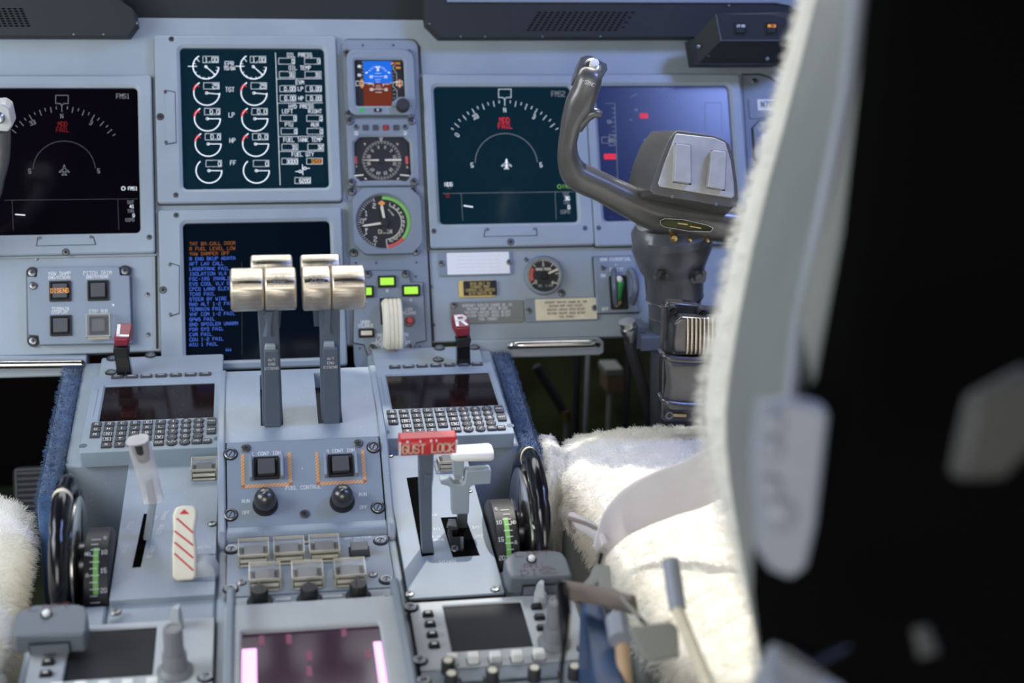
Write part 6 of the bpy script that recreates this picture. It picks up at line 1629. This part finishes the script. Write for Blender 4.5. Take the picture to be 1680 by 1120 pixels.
# ---------------------------------------------------------------- seats
def superell(c, r, e1=.35, e2=.35, nu=56, nv=28, lump=0, seed=0, tilt=None):
    vs = []; fs = []; rg = random.Random(seed); ph = [rg.random()*6 for _ in range(8)]
    def sp_(a, e): return math.copysign(abs(a)**e, a)
    for j in range(nv+1):
        t = -math.pi/2+math.pi*j/nv
        for i in range(nu):
            g = 2*math.pi*i/nu
            x = sp_(math.cos(t), e1)*sp_(math.cos(g), e2); y = sp_(math.cos(t), e1)*sp_(math.sin(g), e2); z = sp_(math.sin(t), e1)
            k = 1+lump*(math.sin(x*5+ph[0]+y*3)*math.sin(y*6+ph[1])+.5*math.sin(z*7+x*9+ph[2]))
            vs.append((c[0]+r[0]*x*k, c[1]+r[1]*y*k, c[2]+r[2]*z*k))
    for j in range(nv):
        for i in range(nu): fs.append((j*nu+i, j*nu+(i+1) % nu, (j+1)*nu+(i+1) % nu, (j+1)*nu+i))
    return vs, fs
SF = Frame((0, 0, 0), 0)
T = Thing('pilot_seat', 'right seat in white sheepskin, its near back shell black and blurred', 'seat', SF, .60, 1.20, .24)
b = T.mb(); b.use('wool'); vs, fs = superell((.592, 1.295, .733), (.257, .318, .050), .55, .30, lump=.02, seed=2); b.add(vs, fs); cush = b.build('seat_cushion', T.o, ang=180)
fur(cush, 130000, .0075, 'woolfibre', 11, .5, .9, .00030, 'sheepskin_pile', lean=(-.1, -.1, 0))
# sheepskin flap hanging down the left front corner
b = T.mb(); b.use('wool'); vs, fs = superell((.330, 1.545, .700), (.013, .062, .070), .6, .5, 28, 16, lump=.05, seed=4); b.add(vs, fs); fl = b.build('sheepskin_flap', T.o, ang=180)
fur(fl, 16000, .0075, 'woolfibre', 12, .6, .8, .00026, 'sheepskin_pile')
b = T.mb(); b.use('wool'); vs, fs = superell((.312, 1.40, .632), (.012, .14, .028), .6, .5, 28, 16, lump=.05, seed=5); b.add(vs, fs); fl = b.build('sheepskin_flap', T.o, ang=180)
fur(fl, 16000, .0075, 'woolfibre', 13, .6, .8, .00026, 'sheepskin_pile')
b = T.mb(); b.use('seatgrey'); vs, fs = superell((.585, 1.27, .672), (.252, .305, .058), .30, .22); b.add(vs, fs); b.build('seat_pan', T.o, ang=180)
b = T.mb(); b.use('seatgrey').box(.42, 1.05, .24, .72, 1.45, .62); b.build('pedestal', T.o, bev=.02)
# back rest: slices from the bottom up; each slice front-left, side seam, back-left, back-right, front-right
sect = [(1400, 1300, .94, 1300, .90, 1320, .70), (1100, 1256, 1.00, 1258, .94, 1262, .74), (1000, 1240, 1.02, 1243, .96, 1250, .75), (850, 1188, 1.05, 1213, .98, 1256, .76), (720, 1152, 1.07, 1196, .99, 1300, .77), (640, 1148, 1.08, 1198, .99, 1358, .77),
        (400, 1200, 1.10, 1240, 1.02, 1402, .79), (200, 1264, 1.11, 1296, 1.03, 1424, .80), (0, 1316, 1.12, 1347, 1.04, 1446, .81), (-150, 1342, 1.13, 1378, 1.05, 1462, .82)]
wool_l, shell_l, back_l = [], [], []
for py, xf, df, xm, dm, xb, db in sect:
    F0 = W(xf, py, df); M0 = W(xm, py, dm); B0 = W(xb, py, db)
    dxn = Vector((.42, .03, 0))
    wool_l.append([M0+Vector((.004, 0, 0)), (M0+F0)/2+Vector((-.006, 0, 0)), F0, F0+Vector((.018, .030, 0)), F0+Vector((.08, .040, 0)), F0+Vector((.40, .045, 0)), M0+dxn])
    shell_l.append([B0, B0*.7+M0*.3+Vector((-.004, 0, 0)), B0*.3+M0*.7+Vector((-.003, 0, 0)), M0+Vector((-.005, -.012, 0)), M0+Vector((-.005, .008, 0)), M0+Vector((.03, .03, 0)), M0+dxn, B0+Vector((.42, .03, 0))])
    back_l.append([B0+Vector((.001, .02, 0)), B0+Vector((.004, -.006, 0)), B0+Vector((.030, -.020, 0)), B0+Vector((.40, -.02, 0)), B0+Vector((.42, .03, 0))])
def loft(b, rows, closed=True):
    k = len(rows[0]); vs = [p for r in rows for p in r]; fs = []
    for j in range(len(rows)-1):
        for i in range(k if closed else k-1): fs.append((j*k+i, (j+1)*k+i, (j+1)*k+(i+1) % k, j*k+(i+1) % k))
    fs.append(list(range(k))); fs.append([(len(rows)-1)*k+i for i in range(k-1, -1, -1)])
    b.add(vs, fs)
b = T.mb(); b.use('seatside'); loft(b, shell_l); b.build('backrest_shell', T.o, sub=1, label='grey padded side of the back shell')
b = T.mb(); b.use('blackmatte'); loft(b, back_l); b.build('backrest_back', T.o, label='black rear of the back shell')
b = T.mb(); b.use('wool'); loft(b, wool_l); bw = b.build('backrest_cover', T.o, sub=1)
fur(bw, 30000, .007, 'woolfibre', 15, .2, .8, .00026, 'sheepskin_pile')
# hinge plate on the side of the back shell
HP = Frame(W(1300, 800, .72), 84, -12)
b = T.mb(); b.T = [T.o.matrix_world.inverted() @ HP.M]; b.use('plateblue')
b.prism([HP.uv(*p) for p in [(1243, 662), (1300, 655), (1352, 664), (1358, 680), (1338, 860), (1322, 930), (1296, 948), (1262, 932), (1240, 900), (1235, 740)]], -.012, .004); b.build('recline_plate', T.o, bev=.003)
b = T.mb(); b.T = [T.o.matrix_world.inverted() @ HP.M]; b.use('plateblue')
for x, y, r in ((1262, 690, .007), (1262, 730, .006), (1275, 840, .009), (1258, 795, .007)): b.lathe(*HP.uv(x, y), [(r, .003), (r, .008), (r*.6, .010), (.0001, .010)], 16)
b.build('plate_bolts', T.o)
b = T.mb(); b.use('plateblue'); b.tube([W(1412, -40, .86), W(1392, 150, .86), W(1352, 350, .86), W(1315, 520, .86), W(1300, 680, .80)], [.006]*5, 10); b.build('side_strap', T.o)
# pieces on the black back
BP = Frame(W(1630, 700, .62), 84)
b = T.mb(); b.T = [T.o.matrix_world.inverted() @ BP.M]; b.use('rearpad').prism([BP.uv(*p) for p in [(1600, 655), (1700, 600), (1720, 720), (1650, 790), (1570, 790), (1585, 720)]], -.012, 0); b.build('rear_pad', T.o, bev=.004, label='grey pad on the black rear')
b = T.mb(); b.use('rearpad'); b.tube([W(1510, 1030, .66), W(1525, 1075, .655)], [.004, .005], 10); b.build('rear_toggle', T.o)

# armrest / structure at the bottom right
AR = Frame(W(1330, 1090, .74), 30)
T = Thing('armrest', 'blurred grey padded armrest bracket at the bottom edge, behind the seat cushion', 'armrest', AR, 0, -.05, 0)
b = T.mb(); b.use('plateblue').prism([AR.uv(*p) for p in [(1255, 1062), (1290, 1045), (1380, 1044), (1410, 1070), (1400, 1130), (1330, 1200), (1250, 1180), (1245, 1100)]], -.03, .006); b.build('pad', T.o, bev=.006, seg=3)
b = T.mb(); b.use('chrome').tube([(*AR.uv(1290, 1070, .01), .010), (*AR.uv(1330, 1100, .01), .012), (*AR.uv(1395, 1060, .01), .010)], .004, 10); b.build('trim_bar', T.o)

# left seat
T = Thing('pilot_seat', 'left seat in white sheepskin, only its cushion corner showing at the left edge', 'seat', SF, -.55, 1.2, .24)
b = T.mb(); b.use('wool'); vs, fs = superell((-.522, 1.245, .705), (.272, .33, .055), .55, .32, lump=.02, seed=7); b.add(vs, fs); c2_ = b.build('seat_cushion', T.o, ang=180)
fur(c2_, 70000, .0075, 'woolfibre', 21, .35, .8, .00026, 'sheepskin_pile', keep=lambda x, y, z: x > -.5)
b = T.mb(); b.use('wool'); vs, fs = superell((-.262, 1.20, .59), (.012, .22, .085), .6, .5, 28, 16, lump=.05, seed=5); b.add(vs, fs); fl = b.build('sheepskin_flap', T.o, ang=180)
fur(fl, 16000, .0075, 'woolfibre', 23, .6, .8, .00026, 'sheepskin_pile')
b = T.mb(); b.use('seatgrey'); vs, fs = superell((-.532, 1.22, .628), (.255, .31, .060), .30, .22); b.add(vs, fs); b.build('seat_pan', T.o, ang=180)
b = T.mb(); b.use('seatgrey').box(-.70, 1.05, .24, -.40, 1.45, .62); b.build('pedestal', T.o, bev=.02)

# ---------------------------------------------------------------- belts, buckle, tunnel items
def ribbon(b, pts, half, th, n=12, flat=.45, up=None):
    sp = smoothpath([tuple(p) for p in pts], 5); b.tube(sp, (half, th), n, flat=flat, up=up)
T = Thing('lap_belt', 'pale webbing lap belt draped across the right sheepskin cushion', 'belt', SF, .40, 1.3, .75)
b = T.mb(); b.use('belt')
pts = [W(1235, 735, 1.34), W(1150, 788, 1.36), W(1100, 806, 1.37), W(1050, 828, 1.375), W(1014, 856, 1.372), W(994, 885, 1.36), W(984, 905, 1.345)]
hw = [.024, .024, .0235, .022, .017, .011, .008]
sp = smoothpath([(*p, h) for p, h in zip(pts, hw)], 5)
b.tube([q[:3] for q in sp], [(q[3], .0014) for q in sp], 12, flat=.5, up=(CF.cross(Vector((1, 0, 0))))[:]); b.build('webbing', T.o)
T = Thing('belt_tongue', 'brown-edged belt end with metal fitting hanging beside the lap belt', 'belt end', SF, .33, 1.25, .72)
b = T.mb(); b.use('belt'); pts = [W(936, 850, 1.40), W(960, 862, 1.385), W(980, 876, 1.37), W(992, 900, 1.35)]
b.tube(smoothpath([tuple(p) for p in pts], 5), (.007, .0035), 12, flat=.5, up=(0, 0, 1)); b.build('webbing', T.o)
b = T.mb(); b.use('beltbrown').tube(smoothpath([tuple(W(931, 849, 1.395)), tuple(W(960, 858, 1.38)), tuple(W(976, 866, 1.37)), tuple(W(982, 872, 1.365))], 4), .0022, 8).tube(smoothpath([tuple(W(931, 849, 1.395)), tuple(W(936, 868, 1.39)), tuple(W(944, 872, 1.39))], 4), .002, 8); b.build('edge_binding', T.o, label='brown edge binding')
b = T.mb(); b.use('steel'); BKf = Frame(W(986, 915, 1.335), 60, 0)
b.T = [T.o.matrix_world.inverted() @ BKf.M]; b.prism([BKf.uv(*p) for p in [(984, 900), (996, 903), (988, 935), (974, 931)]], -.003, .002); b.use('seam').prism([BKf.uv(*p, .002) for p in [(984, 906), (990, 908), (985, 926), (980, 924)]], .001, .0026); b.build('adjuster', T.o)
T = Thing('shoulder_strap', 'brown folded strap crossing from the radio panel to the seat side', 'strap', SF, .30, 1.1, .74)
b = T.mb(); b.use('beltbrown')
b.tube(smoothpath([tuple(W(921, 966, 1.24)), tuple(W(950, 971, 1.235)), tuple(W(990, 979, 1.225)), tuple(W(1022, 988, 1.21)), tuple(W(1040, 992, 1.20))], 4), (.0085, .004), 14, flat=.6, up=(0, 0, 1)); b.build('padded_tube', T.o)
b = T.mb(); b.use('beltgrey')
for pts in ([W(984, 930, 1.33), W(975, 950, 1.29), W(958, 966, 1.26)], [W(990, 930, 1.33), W(992, 955, 1.28), W(996, 975, 1.24)], [W(990, 978, 1.235), W(1012, 972, 1.23), W(1030, 990, 1.20), W(1055, 1020, 1.17)]):
    b.tube(smoothpath([tuple(p) for p in pts], 4), (.006, .0016), 10, flat=.5, up=(1, 0, 0))
b.build('webbing', T.o)
b = T.mb(); b.use('beltgrey')
BX = Frame(W(1070, 1060, 1.12), 60, 0); b.T = [T.o.matrix_world.inverted() @ BX.M]
b.prism([BX.uv(*p) for p in [(1032, 1028), (1100, 1020), (1112, 1030), (1114, 1078), (1060, 1085), (1045, 1060)]], -.01, .003); b.build('grey_pouch', T.o, bev=.002)
T = Thing('headset_cable', 'thin black cable hanging from the brown strap over the radio panel', 'cable', SF, .29, 1.1, .73)
b = T.mb(); b.use('blackgloss'); sp = smoothpath([tuple(W(922, 958, 1.225)), tuple(W(924, 985, 1.215)), tuple(W(927, 1015, 1.20)), tuple(W(926, 1060, 1.17)), tuple(W(921, 1100, 1.15)), tuple(W(920, 1150, 1.12))], 5)
k = len(sp); b.tube(sp, [.0058 if i < k*.35 else max(.0022, .0058-.012*(i/k-.35)) for i in range(k)], 10); b.build('cable', T.o)
T = Thing('console_side_trim', 'blue vinyl trim strip sloping down beside the right radio panel', 'trim', SF, .31, 1.1, .7)
b = T.mb(); b.use('bluevinyl')
V_ = [W(952, 978, 1.255), W(990, 985, 1.255), W(1030, 1130, 1.13), W(975, 1130, 1.13)]
dn = Vector((0, 0, -.30)); b.add([tuple(p) for p in V_]+[tuple(p+dn) for p in V_], [(0, 3, 2, 1), (4, 5, 6, 7), (0, 1, 5, 4), (1, 2, 6, 5), (2, 3, 7, 6), (3, 0, 4, 7)]); b.build('strip', T.o, bev=.004)
T = Thing('seat_rail_bracket', 'pale blue and tan bracket glimpsed between the console trim and the seat', 'bracket', SF, .36, 1.05, .62)
b = T.mb(); b.use('plateblue').tube([tuple(W(1012, 1015, 1.19)), tuple(W(1018, 1050, 1.17))], .010, 10); b.use('tan').tube([tuple(W(1020, 1050, 1.18)), tuple(W(1026, 1125, 1.15))], .006, 10); b.build('bracket', T.o)
T = Thing('seat_control_lever', 'blue-grey upright lever with rounded end against the sheepskin cushion', 'lever', SF, .40, 1.1, .7)
b = T.mb(); b.use('plateblue').tube([tuple(W(1112, 1000, 1.12)), tuple(W(1106, 960, 1.13)), tuple(W(1100, 918, 1.14))], [.0065, .0068, .0064], 16, flat=.8); b.build('grip', T.o)
b = T.mb(); b.use('cream').tube(smoothpath([tuple(W(1110, 995, 1.12)), tuple(W(1130, 1045, 1.10)), tuple(W(1165, 1130, 1.05))], 4), .005, 12); b.build('rod', T.o)
